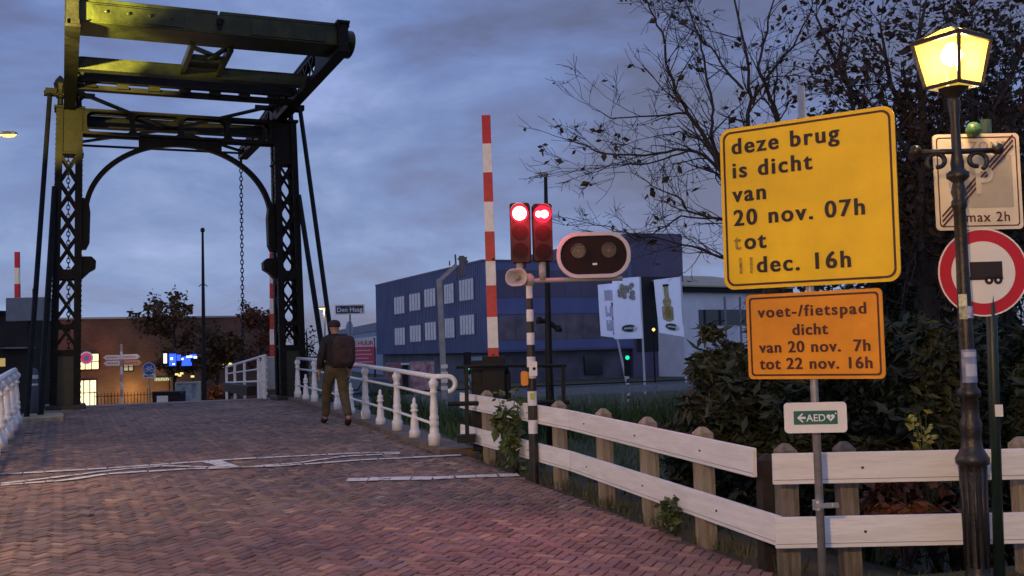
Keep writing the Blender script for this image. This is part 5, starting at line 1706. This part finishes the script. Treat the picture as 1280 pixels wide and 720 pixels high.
# bike sign
D = 40; p = ground_far(187, D); bk = thing('bike_path_sign', 'round blue bicycle sign with a white plate below, before the brick shop', 'sign', p)
m = M(); m.tube([(0, 0, 0), (0, 0, zat(187, 455, D) - GZ)], .03, 8); m.build('shaft', steel, bk)
zc = zat(187, 461, D) - GZ
def shift(m, dx, dz):
    for i in range(len(m.v)): x, y, z = m.v[i]; m.v[i] = (x + dx, y, z + dz)
m = M(); m.prism(circ(.25, 28), -.05, -.035); shift(m, 0, zc); m.build('panel', mat('bike_sign_blue', (.03, .10, .42), .4), bk)
m = M(); ring(m, circ(.25, 28), circ(.225, 28), -.054, -.05); shift(m, 0, zc); m.build('rim', sign_white, bk)
m = M()
for x in (-.10, .10): ring(m, circ(.075, 20, x, -.04), circ(.055, 20, x, -.04), -.055, -.051)
for a_, b2 in (((-.1, -.04), (-.04, .05)), ((-.04, .05), (.07, .05)), ((.1, -.04), (.06, .10)), ((0, -.05), (.07, .05)), ((0, -.05), (-.05, .08)), ((-.1, -.04), (0, -.05)), ((-.09, .085), (-.02, .085)), ((.06, .1), (.1, .11))):
    m.bar((a_[0], -.053, a_[1]), (b2[0], -.053, b2[1]), .004, .018, (0, 1, 0)) if False else m.tube([(a_[0], -.053, a_[1]), (b2[0], -.053, b2[1])], .009, 5)
shift(m, 0, zc); m.build('bicycle_symbol', sign_white, bk)
m = M(); m.prism(rrect(.5, .17, .02), -.05, -.035); shift(m, 0, zat(187, 470, D) - GZ); pl_ = m.build('plate', sign_white, bk)
m = M(); m.box((0, -.053, zat(187, 470, D) - GZ), (.34, .004, .03)); m.box((-.14, -.053, zat(187, 470, D) - GZ), (.05, .004, .08)); m.build('lettering', letter_black, pl_)
# waste container and poster light box
D = 36; p = ground_far(211, D, -.6); wc = thing('waste_container', 'black wheeled container with white label before the poster case', 'container', p)
zA, zB = zat(211, 489, D) + .6, zat(211, 510, D) + .6
m = M(); m.prism([(-.44, 0), (.44, 0), (.48, zA - .08), (-.48, zA - .08)], -.3, .35); m.build('body', dark_paint, wc, bevel=.02)
m = M(); m.prism([(-.5, zA - .08), (.5, zA - .08), (.46, zA), (-.46, zA)], -.34, .38); m.build('lid', dark_paint, wc, bevel=.01)
m = M(); m.box((-.12, -.312, zA - .25), (.38, .01, .22)); m.build('label', sign_white, wc)
m = M()
for x in (-.35, .35):
    m.tube([(x - .03, -.2, .07), (x + .03, -.2, .07)], .07, 10)
m.build('wheel', dark_paint, wc)
D = 42; p = ground_far(235, D); pc = thing('poster_case', 'pale framed poster case with a bluish picture behind the black container', 'poster case', p)
z0, z1 = zat(235, 507, D) - GZ, zat(235, 477, D) - GZ
m = M(); ring(m, [(x, z + (z0 + z1) / 2) for x, z in rrect(1.0, z1 - z0, .04)], [(x, z + (z0 + z1) / 2) for x, z in rrect(.84, z1 - z0 - .14, .03)], -.08, .08); m.box((-.4, 0, z0 / 2), (.08, .08, z0)); m.box((.4, 0, z0 / 2), (.08, .08, z0)); m.build('frame', mat('case_frame', (.35, .4, .36), .5), pc)
m = M(); m.box((0, 0, (z0 + z1) / 2), (.86, .06, z1 - z0 - .12)); m.build('poster', mat('bluish_poster', (.10, .16, .25), .4, 0, col2=(.42, .48, .5), scale=3.2, detail=3), pc)
# spear fence
D = 47; a_, b2 = ground_far(118, D), ground_far(200, D + 1.5)
sf = thing('iron_fence', 'thin iron spear fence in front of the brick shop', 'fence', a_)
m = M(); d = b2 - a_; n = int(d.length / .14)
for k in range(n + 1):
    q = d * (k / n); m.bar(q, q + Vector((0, 0, 1.05 + (.12 if k % 8 == 0 else 0))), .022, .022)
m.bar(Vector((0, 0, .9)), d + Vector((0, 0, .9)), .03, .03); m.bar(Vector((0, 0, .2)), d + Vector((0, 0, .2)), .03, .03)
m.build('bars', dark_paint, sf)
# tall dark pole
D = 38; p = ground_far(255, D); tp = thing('lamp_mast', 'tall thin dark mast rising before the brick shop', 'mast', p)
h_ = zat(254, 290, D) - GZ
m = M(); m.tube([(0, 0, 0), (0, 0, h_ * .5), (0, 0, h_)], [.10, .07, .04], 10); m.build('shaft', dark_paint, tp)
m = M(); m.lathe([(.03, h_ - .02), (.08, h_ + .02), (.08, h_ + .12), (.03, h_ + .16)], n=10); m.build('top_cap', dark_paint, tp); m = M(); zz_ = zat(254, 354, D) - GZ; m.tube([(-.16, 0, zz_ - .12), (0, 0, zz_), (.16, 0, zz_ - .12)], .018, 6); m.build('fitting', dark_paint, tp)
# far trees
def far_tree(label, px, D, w_, top_py, n, mt, leaf=.16, z=GZ, seed=1, low=.25, name='autumn_tree'):
    rg = random.Random(seed); p = ground_far(px, D, z); h_ = zat(px, top_py, D) - z
    root = thing(name, label, 'tree', p)
    m = M(); tw = []
    m.tube([(0, 0, -.2), (.03, 0, h_ * .5), (0, 0, h_ * .85)], [.12, .08, .03], 8)
    for k in range(16):
        z0 = h_ * rg.uniform(low, .8); a = rg.uniform(0, 2 * PI)
        grow(m, tw, Vector((0, 0, z0)), Vector((math.cos(a), math.sin(a), .7)).normalized(), w_ * .42 * rg.uniform(.6, 1.1), .03, 2, rg, .1, (2, 3), .6)
    m.build('trunk', bark, root)
    idx = NR.choice(len(tw), n); pos = np.array([tuple(tw[i]) for i in idx]) + NR.normal(0, .16, size=(n, 3))
    leaf_mesh('crown', mt, root, pos, leaf, 1.4, .2)
far_tree('dark brown green tree hiding part of the brick shop behind the neon sign', 218, 55.5, 3.2, 378, 3600, leaf_brown, .14, seed=2)
far_tree('rusty brown tree right of the tall mast before the brick shop', 272, 54, 3.0, 402, 2800, leaf_brown, .14, seed=3)
far_tree('reddish tree behind the barrier and the right bridge column', 326, 56, 2.6, 366, 2200, leaf_rust, .12, seed=4)
far_tree('thin pale bare tree right of the bridge column', 384, 60, 2.0, 398, 260, leaf_dry, .10, seed=6, name='thin_tree')
p = ground_far(275, 44); shrub('shrub', 'low bush lit yellowish at the far end of the bridge', 'shrub', (p.x, p.y, GZ), (2.2, 1.4, 1.35), 1500, .10, leaf_rust, 8, seed=31)
lamp_light('shop_light', p + Vector((-.4, -1.6, 1.6)), 25, (1, .6, .2), .1)
# lit street lamps
def far_lamp(label, px, py, D, arm, e_):
    p = ground_far(px + arm, D); h_ = zat(px, py, D) - GZ
    root = thing('street_light', label, 'street light', p, 0, 'lit modern street lights')
    x = at(px, py, D).x - p.x
    m = M(); m.tube([(0, 0, 0), (0, 0, h_ * .9), (x * .15, 0, h_ * .985), (x, 0, h_ + .05)], [.09, .06, .05, .035], 8); m.build('shaft', mat('lamp_grey', (.30, .28, .24), .5), root)
    m = M(); m.prism([(-.32, -.02), (.32, -.02), (.26, .10), (-.2, .12)], -.12, .12); shift(m, x, h_); m.build('head', grey_paint, root)
    m = M(); m.lathe([(.02, -.12), (.12, -.09), (.15, -.02)], n=12); 
    for i in range(len(m.v)): a, b2, c3 = m.v[i]; m.v[i] = (a * 1.9 + x, b2, c3 + h_)
    m.build('glass', emis('street_light_glow', (1, .52, .14), e_), root)
    lamp_light('street_light_bulb', p + Vector((x, -.1, h_ - .35)), 120, (1, .62, .22), .15)
    return root
far_lamp('lit street light with its head pointing in at the left edge, beside the bridge', 11, 168, 40, -42, 2.2)
far_lamp('small lit street light beyond the bridge above the walker', 403, 385, 88, 4, 5)
# town sign
D = 40; p = ground_far(439, D); ts = thing('town_sign', 'dark blue town name sign reading Den Haag on a thin pole', 'sign', p)
zc = zat(438.5, 387, D) - GZ
m = M(); m.tube([(0, 0, 0), (0, 0, zc)], .035, 8); m.build('shaft', grey_paint, ts)
m = M(); m.box((0, -.06, zc), (1.14, .03, .38)); m.build('panel', mat('town_blue', (.01, .025, .10), .4), ts)
m = M(); ring(m, [(x, z + zc) for x, z in rrect(1.14, .38, .02)], [(x, z + zc) for x, z in rrect(1.06, .30, .02)], -.082, -.0755); m.build('border', sign_white, ts)
text('lettering', 'Den Haag', .235, letter_white, ts, 0, zc - .08, y=-.08, bold=.015, align='CENTER', sp=1.05)
m = M(); zz_ = zat(438, 411, D) - GZ
m.prism(circ(.30, 20), -.02, .02)
for i in range(len(m.v)): x, y, z = m.v[i]; m.v[i] = (y + .0 + x * .28 - .03, x * .9, z + zz_)
m.build('edge_on_disc', mat('disc_grey', (.35, .38, .45), .5), ts)
# TE HUUR board
D = 46; p = ground_far(453, D); th_ = thing('to_let_board', 'red and white board headed TE HUUR standing beyond the railing', 'board', p)
z0, z1 = zat(453, 460, D) - GZ, zat(453, 424, D) - GZ
m = M(); m.box((0, 0, (z0 + z1) / 2), (1.12, .04, z1 - z0)); m.build('panel', mat('board_pink', (.45, .05, .11), .5), th_)
m = M(); m.box((0, -.022, z1 - .17), (1.12, .008, .34)); m.build('header', mat('header_pale', (.62, .50, .52), .5), th_)
text('lettering', 'TE HUUR', .25, mat('red_lettering', (.30, .02, .05), .5), th_, 0, z1 - .26, y=-.03, bold=.02, align='CENTER')
m = M()
for k, w_ in enumerate((.78, .9, .6, .95)): m.box((0, -.023, z1 - .50 - .17 * k), (w_, .006, .05))
m.build('small_print', mat('small_print', (.6, .35, .38), .5), th_)
for x in (-.5, .56):
    m = M(); m.bar((x, .05, 0), (x, .05, z1 + .05), .07, .07); m.build('post', dark_paint, th_)
# parked car
def car(label, p, rz, body_mt, Lc=4.3):
    root = thing('parked_car', label, 'car', p, rz)
    prof_ = [(-2.15, .35), (-2.12, .75), (-1.95, .95), (-1.70, 1.02), (-1.25, 1.42), (-.6, 1.50), (.3, 1.46), (.95, 1.05), (1.75, .92), (2.1, .72), (2.15, .35)]
    m = M()
    rows = [(-.84, .0), (-.86, 1)]
    n = len(prof_); vs = []
    for y, k in ((-.86, 1), (.86, 1)):
        for x, z in prof_: vs.append((x, y * (.82 if z > 1.1 else 1), z))
    m.add(vs, [tuple(range(n)), tuple(reversed(range(n, 2 * n)))] + [(i, i + n, (i + 1) % n + n, (i + 1) % n) for i in range(n)])
    m.build('body', body_mt, root, bevel=.05)
    m = M()
    for sg in (-1, 1): m.add([(-1.35, sg * .815, 1.05), (.75, sg * .815, 1.05), (.25, sg * .735, 1.38), (-1.1, sg * .735, 1.38)], [(0, 1, 2, 3)])
    m.add([(-1.72, -.7, 1.06), (-1.72, .7, 1.06), (-1.30, .62, 1.40), (-1.30, -.62, 1.40)], [(0, 1, 2, 3)]); m.add([(.98, -.7, 1.08), (.98, .7, 1.08), (.36, .62, 1.43), (.36, -.62, 1.43)], [(0, 1, 2, 3)])
    m.build('window', glass_dark, root)
    for x in (-1.3, 1.32):
        for sg in (-1, 1):
            m = M(); m.tube([(x, sg * .70, .32), (x, sg * .88, .32)], .32, 18); w_ = m.build('wheel', mat('tyre', (.015, .015, .015), .8), root)
            mm = M(); mm.tube([(x, sg * .885, .32), (x, sg * .89, .32)], .19, 14); mm.build('rim', steel, w_)
    m = M(); m.box((-2.13, -.6, .8), (.05, .3, .14)); m.box((-2.13, .6, .8), (.05, .3, .14)); m.build('tail_light', mat('tail_red', (.25, .01, .01), .3), root)
    return root
p = ground_far(462, 45); car('dark car parked on the far bank behind the white railing', p, R_(60), mat('dark_car_paint', (.012, .014, .02), .25, 0, spec=.7))
# pink banner frames
for (px0, px1, py0, py1, D, lab, c1, c2) in ((482, 512, 455, 487, 50, 'dull pink banner on a low frame left of the dark cabinet', (.18, .06, .07), (.32, .16, .17)), (513, 543, 453, 487, 48, 'brighter pink picture banner on a low frame right of the dark cabinet', (.30, .10, .13), (.62, .42, .44))):
    p = ground_far((px0 + px1) / 2, D); bn_ = thing('banner_frame', lab, 'banner', p, 0, 'pink banners beyond the railing')
    a_, b2 = at(px0, py0, D) - p, at(px1, py1, D) - p
    m = M(); m.box(((a_.x + b2.x) / 2, 0, (a_.z + b2.z) / 2), (b2.x - a_.x, .03, a_.z - b2.z)); m.build('banner', mat('banner_%d' % 0 if False else 'pink_banner', c1, .6, 0, col2=c2, scale=2.5, detail=2), bn_)
    m = M()
    for x in (a_.x, b2.x): m.bar((x, .04, 0), (x, .04, a_.z + .05), .06, .06)
    m.bar((a_.x, .04, a_.z + .03), (b2.x, .04, a_.z + .03), .05, .05); m.build('frame', grey_paint, bn_)
p = ground_far(507, 40); cb = thing('control_cabinet', 'narrow black cabinet with a pale cap beyond the railing', 'cabinet', p)
h_ = zat(507, 456, 40) - GZ
m = M(); m.box((0, 0, h_ / 2), (.22, .3, h_)); m.build('casing', dark_paint, cb, bevel=.02)
m = M(); m.box((0, 0, h_ + .03), (.3, .36, .06)); m.build('cap', stucco, cb)
# grey mast with cameras
D = 30; p = ground_far(553, D, -1.0); gm = thing('camera_post', 'grey post with slanted arm and cameras in front of the blue office building', 'camera post', p)
g = lambda px, py: at(px, py, D) - p
m = M(); m.bar(g(556, 500), g(549, 349), .16, .16, (0, 1, 0)); m.bar(g(549, 352), g(571, 331), .13, .13, (0, 1, 0)); m.build('shaft', mat('light_grey_post', (.34, .34, .35), .5, 0, .15, 4), gm, bevel=.02)
m = M()
for k in range(4): m.box(g(555.5, 458 + 9 * k) , (.185, .185, .11))
m.build('band', sign_white, gm)
m = M(); m.bar(g(571, 350), g(569, 318), .05, .05, (0, 1, 0)); m.bar(g(578, 345), g(577, 320), .16, .16, (0, 1, 0)); m.bar(g(572, 324), g(584, 322), .05, .05); m.bar(g(562, 332), g(562, 326), .04, .04, (0, 1, 0)); m.bar(g(580, 328), g(584, 325), .12, .1, (0, 1, 0))
m.build('camera_head', mat('dark_grey_head', (.10, .10, .12), .5), gm, bevel=.008)
def far_signal(label, px, py_t, py_b, D, w_, lit_py):
    p = ground_far(px, D); t = thing('far_traffic_light', label, 'traffic light', p, 0, 'green traffic lights beyond the canal')
    zl, zt = zat(px, py_b, D) - GZ, zat(px, py_t, D) - GZ
    m = M()
    for k in range(9): m.lathe([(.06, zl * k / 9), (.06, zl * (k + 1) / 9)], n=8, mi=k % 2)
    m.build('shaft', [pole_white, black_paint], t)
    m = M(); m.box((0, 0, (zl + zt) / 2), (w_, .2, zt - zl)); m.build('housing', dark_paint, t, bevel=.02)
    m = M(); m.prism(circ(.10, 16, -.05 if False else 0, zat(px, lit_py, D) - GZ), -.115, -.105); m.build('green_lens', emis('green_lamp', (.02, .8, .45), 1.0), t)
    return t
far_signal('far green traffic light left of the barrier, beyond the canal', 585, 440, 468, 46, .34, 460)
far_signal('far green traffic light between the flags on a banded pole', 785, 444, 470, 48, .30, 447)
# guard rail on the far quay
a_, b2 = B(10.6, 4.5, -.95), B(10.6, 24, -.95)
gq = thing('quay_guard_rail', 'grey crash barrier on posts along the far quay below the flags', 'guard rail', a_)
m = M(); d = b2 - a_
m.bar(Vector((0, 0, .78)), d + Vector((0, 0, .78)), .06, .28); m.build('beam', grey_paint, gq)
for k in range(14):
    q = d * (k / 13); m = M(); m.bar(q, q + Vector((0, 0, .95)), .09, .09); m.build('post', grey_paint, gq)
m = M(); m.bar(Vector((0, 0, 1.05)), d + Vector((0, 0, 1.05)), .05, .05); m.build('hand_rail', dark_paint, gq)

# ---------------------------------------------------------------- blue office building
def cladding(name, c1, c2):
    m_ = bpy.data.materials.new(name); m_.use_nodes = True; n_ = m_.node_tree; b = n_.nodes['Principled BSDF']
    t = n_.nodes.new('ShaderNodeTexCoord'); no = n_.nodes.new('ShaderNodeTexNoise'); no.inputs['Scale'].default_value = .5; no.inputs['Detail'].default_value = 5
    n_.links.new(t.outputs['Object'], no.inputs[0]); r = n_.nodes.new('ShaderNodeValToRGB')
    r.color_ramp.elements[0].position = .35; r.color_ramp.elements[0].color = (*c1, 1); r.color_ramp.elements[1].position = .7; r.color_ramp.elements[1].color = (*c2, 1)
    n_.links.new(no.outputs[0], r.inputs[0]); n_.links.new(r.outputs[0], b.inputs['Base Color']); b.inputs['Roughness'].default_value = .5
    return m_
blue = cladding('blue_cladding', (.105, .132, .250), (.135, .165, .305))
dark_blue = cladding('dark_blue_cladding', (.092, .080, .138), (.118, .10, .168))
D = 80; pc_ = at(605, 430, D)
ob = thing('office_building', 'blue clad office building with two rows of white blinds across the canal', 'building', (pc_.x, pc_.y, GZ))
dirL = (AX); pl = Vector((pc_.x, pc_.y, 0)) + AX * 29.5
pr_ = Vector((pc_.x, pc_.y, 0)) + CX * 18.3
fl_ = Facade(ob, Vector((pc_.x, pc_.y, 0)), pl); fl_.n = -CX
fr_ = Facade(ob, Vector((pc_.x, pc_.y, 0)), pr_)
ztop = zat(605, 326.5, D); zbl = 1.3
def oblk(m, x0, x1, y0, y1, z0, z1):
    o_ = Vector((pc_.x, pc_.y, 0))
    vs = []
    for c_, a_ in ((x0, y0), (x1, y0), (x1, y1), (x0, y1)):
        q = o_ + CX * c_ + AX * a_ - Vector(ob.location); vs += [(q.x, q.y, z0 - ob.location.z + 0), (q.x, q.y, z1 - ob.location.z)]
    m.add(vs, [(0, 2, 3, 1), (2, 4, 5, 3), (4, 6, 7, 5), (6, 0, 1, 7), (1, 3, 5, 7), (0, 6, 4, 2)])
# root at z = GZ: all facade points are world relative
m = M(); oblk(m, 0, 13.2, 0, 29.5, zbl, ztop); m.build('upper_storeys', blue, ob)
m = M(); oblk(m, .6, 13.2, .8, 29.5, GZ - .3, zbl); m.build('ground_floor', mat('grey_base', (.10, .10, .13), .7, 0, .3, .6), ob)
m = M(); oblk(m, 13.2, 18.3, .2, 20, GZ - .3, zat(820, 291, 86)); m.build('stair_tower', dark_blue, ob)
m = M(); oblk(m, -.06, 13.2, -.06, 29.6, ztop, ztop + .14); m.build('roof_edge', dark_blue, ob)
# corrugation ribs on the long side
m = M()
for k in range(74):
    fl_.rect(m, .2 + .4 * k, .28 + .4 * k, zbl, ztop, -.05, .0)
m.build('cladding_ribs', blue, ob)
blind = mat('white_blinds', (.85, .83, .82), .6, 0, .12, 2)
groups = [(494, 507, 371, 392, 410, 431), (513, 527, 367, 388, 407, 427), (532, 546, 361, 383, 403, 425), (557, 569, 355, 379, 398, 422), (576, 594, 349, 375, 394, 418)]
for gx0, gx1, a0, a1, b0_, b1_ in groups:
    for y0, y1 in ((a0, a1), (b0_, b1_)):
        xa, _ = fl_.x(gx1, 400); xb, _ = fl_.x(gx0, 400)
        zc1 = fl_.x((gx0 + gx1) / 2, y0)[1]; zc0 = fl_.x((gx0 + gx1) / 2, y1)[1]
        xa, xb = min(xa, xb), max(xa, xb)
        m = M(); fl_.rect(m, xa - .1, xb + .1, zc0 - .1, zc1 + .1, -.07, 0); w_ = m.build('window', dark_blue, ob)
        mm = M(); n = 4 if gx1 - gx0 < 17 else 5
        for k in range(n):
            wk = (xb - xa) / n
            fl_.rect(mm, xa + wk * (k + .12), xa + wk * (k + .88), zc0, zc1, -.10, -.072)
        mm.build('blind', blind, w_)
# bands on the short side
m = M(); band_m = cladding('light_blue_band', (.10, .12, .27), (.13, .15, .32))
fr_.rect(m, .02, 13.1, *(sorted((fr_.x(700, 392)[1], fr_.x(700, 373)[1]))), -.08, 0); m.build('spandrel', band_m, ob)
m = M(); fr_.rect(m, .02, 13.1, *(sorted((fr_.x(700, 436)[1], fr_.x(700, 425)[1]))), -.08, 0); m.build('spandrel', band_m, ob)
glassband = mat('dusky_window_band', (.15, .12, .14), .4, 0, .4, .5)
for y0, y1 in ((394, 424), (338, 372)):
    z1, z0 = fr_.x(700, y0)[1], fr_.x(700, y1)[1]
    m = M(); fr_.rect(m, 1.2, 12.9, z0, z1, -.03, 0); w_ = m.build('window_band', glassband if y0 == 394 else dark_blue, ob)
    mm = M()
    for k in range(8): fr_.rect(mm, 1.2 + 11.7 * k / 8, 1.26 + 11.7 * k / 8, z0, z1, -.05, -.03)
    mm.build('mullion', dark_blue, w_)
m = M(); fr_.pxrect(m, 735, 758, 445, 468, .6, .8); m.build('window', glass_dark, ob)
m = M(); fl_.rect(m, 1.5, 4.5, GZ, 1.0, .5, .84); m.build('entrance', mat('pale_entrance', (.28, .42, .52), .5, 0, .2, .8), ob)
m = M(); fr_.rect(m, 13.6, 17.8, 1.0, 7.2, .15, .21); m.build('dark_panel', mat('black_cladding', (.010, .010, .014), .5), ob)
# lower wing beyond, left
D = 125; w0, w1 = at(424, 440, 160), at(492, 440, 112)
wg = thing('low_office_wing', 'paler lower building left of the blue office block with a strip of windows', 'building', (w0.x, w0.y, GZ))
fw = Facade(wg, w0, w1); Lw = (fw.q - fw.p).length; zt_w = zat(488, 401, 114)
m = M(); fw.rect(m, 0, Lw, GZ - .3, zt_w, 0, 14); m.build('wall', cladding('pale_blue_wall', (.14, .20, .33), (.18, .25, .40)), wg)
zm = zat(488, 411, 114)
m = M(); fw.rect(m, -.2, Lw, zm, zt_w + .1, -.12, 14.1); m.build('roof_band', cladding('slate_band', (.06, .09, .15), (.09, .12, .19)), wg)
m = M()
for k in range(16):
    x0 = Lw * (.30 + .68 * k / 16); z0, z1 = zat(480, 434, 117), zat(480, 419, 117)
    fw.rect(m, x0 + .2, x0 + Lw * .034, z0, z1, -.06, 0)
m.build('window_strip', blind, wg)
# white hall on the right
D = 82; h0, h1 = at(856, 440, 84), at(990, 440, 92)
wh = thing('white_hall', 'white hall with a black window band and sandy roof edge behind the flags', 'building', (h0.x, h0.y, GZ))
fh = Facade(wh, h0, h1); Lh = (fh.q - fh.p).length; zt_h = fh.x(890, 366)[1]
m = M(); fh.rect(m, 0, Lh, GZ - .3, zt_h, 0, 16); m.build('wall', stucco, wh)
m = M(); fh.rect(m, -.3, Lh, zt_h, zt_h + .55, -.4, 16); m.build('fascia', dark_paint, wh)
m = M(); a_, b2, c3, d4 = fh.pt(-.4, -.6, zt_h + .55), fh.pt(Lh, -.6, zt_h + .55), fh.pt(Lh, 9, zt_h + 2.2), fh.pt(-.4, 9, zt_h + 2.2)
m.add([a_, b2, c3, d4, a_ - Vector((0, 0, .12)), b2 - Vector((0, 0, .12)), c3 - Vector((0, 0, .12)), d4 - Vector((0, 0, .12))], [(0, 1, 2, 3), (7, 6, 5, 4), (0, 4, 5, 1), (1, 5, 6, 2), (2, 6, 7, 3), (3, 7, 4, 0)]); m.build('roof', mat('sandy_roof', (.42, .34, .24), .7, 0, .1, 1), wh)
m = M(); fh.pxrect(m, 873, 960, 387, 406, -.06, .02); m.build('window_band', glass_dark, wh)
for px in (893, 912):
    m = M(); x, _ = fh.x(px, 400); m.tube([fh.pt(x, -1.2, GZ), fh.pt(x, -1.2, fh.x(px, 372)[1])], .10, 8); m.build('downpipe', grey_paint, wh)
# flags
flag_cloth = bpy.data.materials.new('flag_cloth'); flag_cloth.use_nodes = True
_n = flag_cloth.node_tree; _p = _n.nodes['Principled BSDF']; _p.inputs['Base Color'].default_value = (.72, .73, .78, 1); _p.inputs['Roughness'].default_value = .8
_t = _n.nodes.new('ShaderNodeBsdfTranslucent'); _t.inputs[0].default_value = (.70, .71, .76, 1)
_a = _n.nodes.new('ShaderNodeAddShader'); _n.links.new(_p.outputs[0], _a.inputs[0]); _n.links.new(_t.outputs[0], _a.inputs[1]); _n.links.new(_a.outputs[0], _n.nodes['Material Output'].inputs[0])
def flag(label, px_pole, py_top, py_bot, D, quad, emb, lean=0):
    p = ground_far(px_pole[1], D); root = thing('advertising_flag', label, 'flag', p, 0, 'white advertising flags across the canal')
    a_ = at(px_pole[0], py_top, D) - p
    m = M(); m.tube([(0, 0, 0), a_], [.065, .04], 8); m.build('flagpole', mat('white_flagpole', (.6, .6, .62), .4), root)
    nx, nz_ = 14, 16; vs = []
    P4 = [at(x, y, D) - p for x, y in quad]     # top-left, top-right, bottom-right, bottom-left
    for j in range(nz_ + 1):
        for i in range(nx + 1):
            u, v = i / nx, j / nz_
            q = P4[0].lerp(P4[1], u).lerp(P4[3].lerp(P4[2], u), v)
            vs.append((q.x, q.y + .07 * math.sin(u * 7 + v * 3) - .05, q.z))
    cl = M(); cl.add(vs, [(j * (nx + 1) + i, j * (nx + 1) + i + 1, (j + 1) * (nx + 1) + i + 1, (j + 1) * (nx + 1) + i) for j in range(nz_) for i in range(nx)])
    bn_ = cl.build('banner', flag_cloth, root, smooth=True)
    def uv(u, v, off=-.03):
        q = P4[0].lerp(P4[1], u).lerp(P4[3].lerp(P4[2], u), v)
        return (q.x, q.y + .07 * math.sin(u * 7 + v * 3) - .05 + off, q.z)
    def patch(u, v, ru, rv, n, mt, nm, off=-.03, sq=False):
        m = M(); ring_ = []
        for k in range(n):
            a = 2 * PI * k / n
            cu, cv = math.cos(a), math.sin(a)
            if sq: 
                k_ = max(abs(cu), abs(cv)); cu /= k_; cv /= k_
            ring_.append(uv(u + ru * cu, v + rv * cv, off))
        m.add([uv(u, v, off)] + ring_, [(0, 1 + k, 1 + (k + 1) % n) for k in range(n)]); return m.build(nm, mt, bn_)
    emb(patch, uv, bn_)
    return root
gr_oval = mat('emblem_green', (.03, .07, .055), .6); hopm = mat('hop_print', (.22, .22, .17), .7, 0, col2=(.48, .48, .42), scale=5)
glassy = mat('bottle_print', (.34, .30, .12), .6, 0, col2=(.55, .50, .30), scale=4); dblue = mat('dark_square_print', (.06, .07, .16), .6)
def oval(patch, uv, bn_, u, v):
    patch(u, v, .30, .070, 24, letter_white, 'emblem', -.03); patch(u, v, .275, .058, 24, gr_oval, 'emblem', -.036)
    m = M(); pts = [Vector(uv(u - .2 + .4 * k / 14, v + .012 * math.sin(k * 2.1), -.045)) for k in range(15)]; m.tube(pts, .035, 4); m.build('emblem_script', letter_white, bn_)
def e1(patch, uv, bn_):
    for k, (v, r) in enumerate(((.40, .05), (.66, .05), (.92, .03))): patch(.80, v, .16, r, 8, dblue, 'printed_square', -.03, True)
    for v in (.22, .52, .78): patch(.62, v, .3, .10, 8, mat('faint_print', (.55, .56, .66), .7), 'printed_panel', -.028, True)
def e2(patch, uv, bn_):
    rr = random.Random(4)
    for k in range(16): patch(.50 + rr.uniform(-.26, .26), .24 + rr.uniform(-.13, .13), rr.uniform(.07, .12), rr.uniform(.035, .055), 9, hopm, 'hop_cone', -.03 - .002 * k)
    oval(patch, uv, bn_, .55, .83)
def e3(patch, uv, bn_):
    patch(.42, .62, .22, .15, 10, glassy, 'bottle_print', -.030, True); patch(.42, .42, .17, .09, 16, glassy, 'bottle_print', -.033); patch(.42, .26, .09, .14, 8, glassy, 'bottle_print', -.036, True); patch(.42, .12, .11, .02, 8, dark_paint, 'bottle_print', -.039, True)
    patch(.42, .6, .12, .11, 12, mat('label_print', (.30, .24, .06), .6), 'bottle_print', -.042)
    oval(patch, uv, bn_, .55, .86)
flag('leftmost narrow flag with dark printed squares, partly behind the next flag', (757, 786), 356, 480, 55.5, [(747, 356), (770, 354), (776, 423), (751, 420)], e1)
flag('middle flag with grey hop cones above a dark green oval', (800, 806), 346, 478, 55, [(765, 349), (799, 346), (803, 423), (768, 424)], e2)
flag('rightmost flag with a bottle picture above a dark green oval', (851, 858), 345, 470, 54, [(817, 350), (850, 346), (855, 421), (824, 416)], e3)
q = at(817, 412, 70); yl = thing('far_street_light', 'tiny lit amber light between the two right flags', 'street light', (q.x, q.y + .1, GZ))
m = M(); m.tube([(0, 0, 0), (0, 0, q.z - GZ)], .06, 6); m.build('shaft', dark_paint, yl)
m = M(); m.lathe([(.02, -.12), (.13, 0), (.02, .12)], (0, -.1, q.z - GZ), 10); m.build('glass', emis('amber_glow', (1, .6, .15), 1.6), yl)
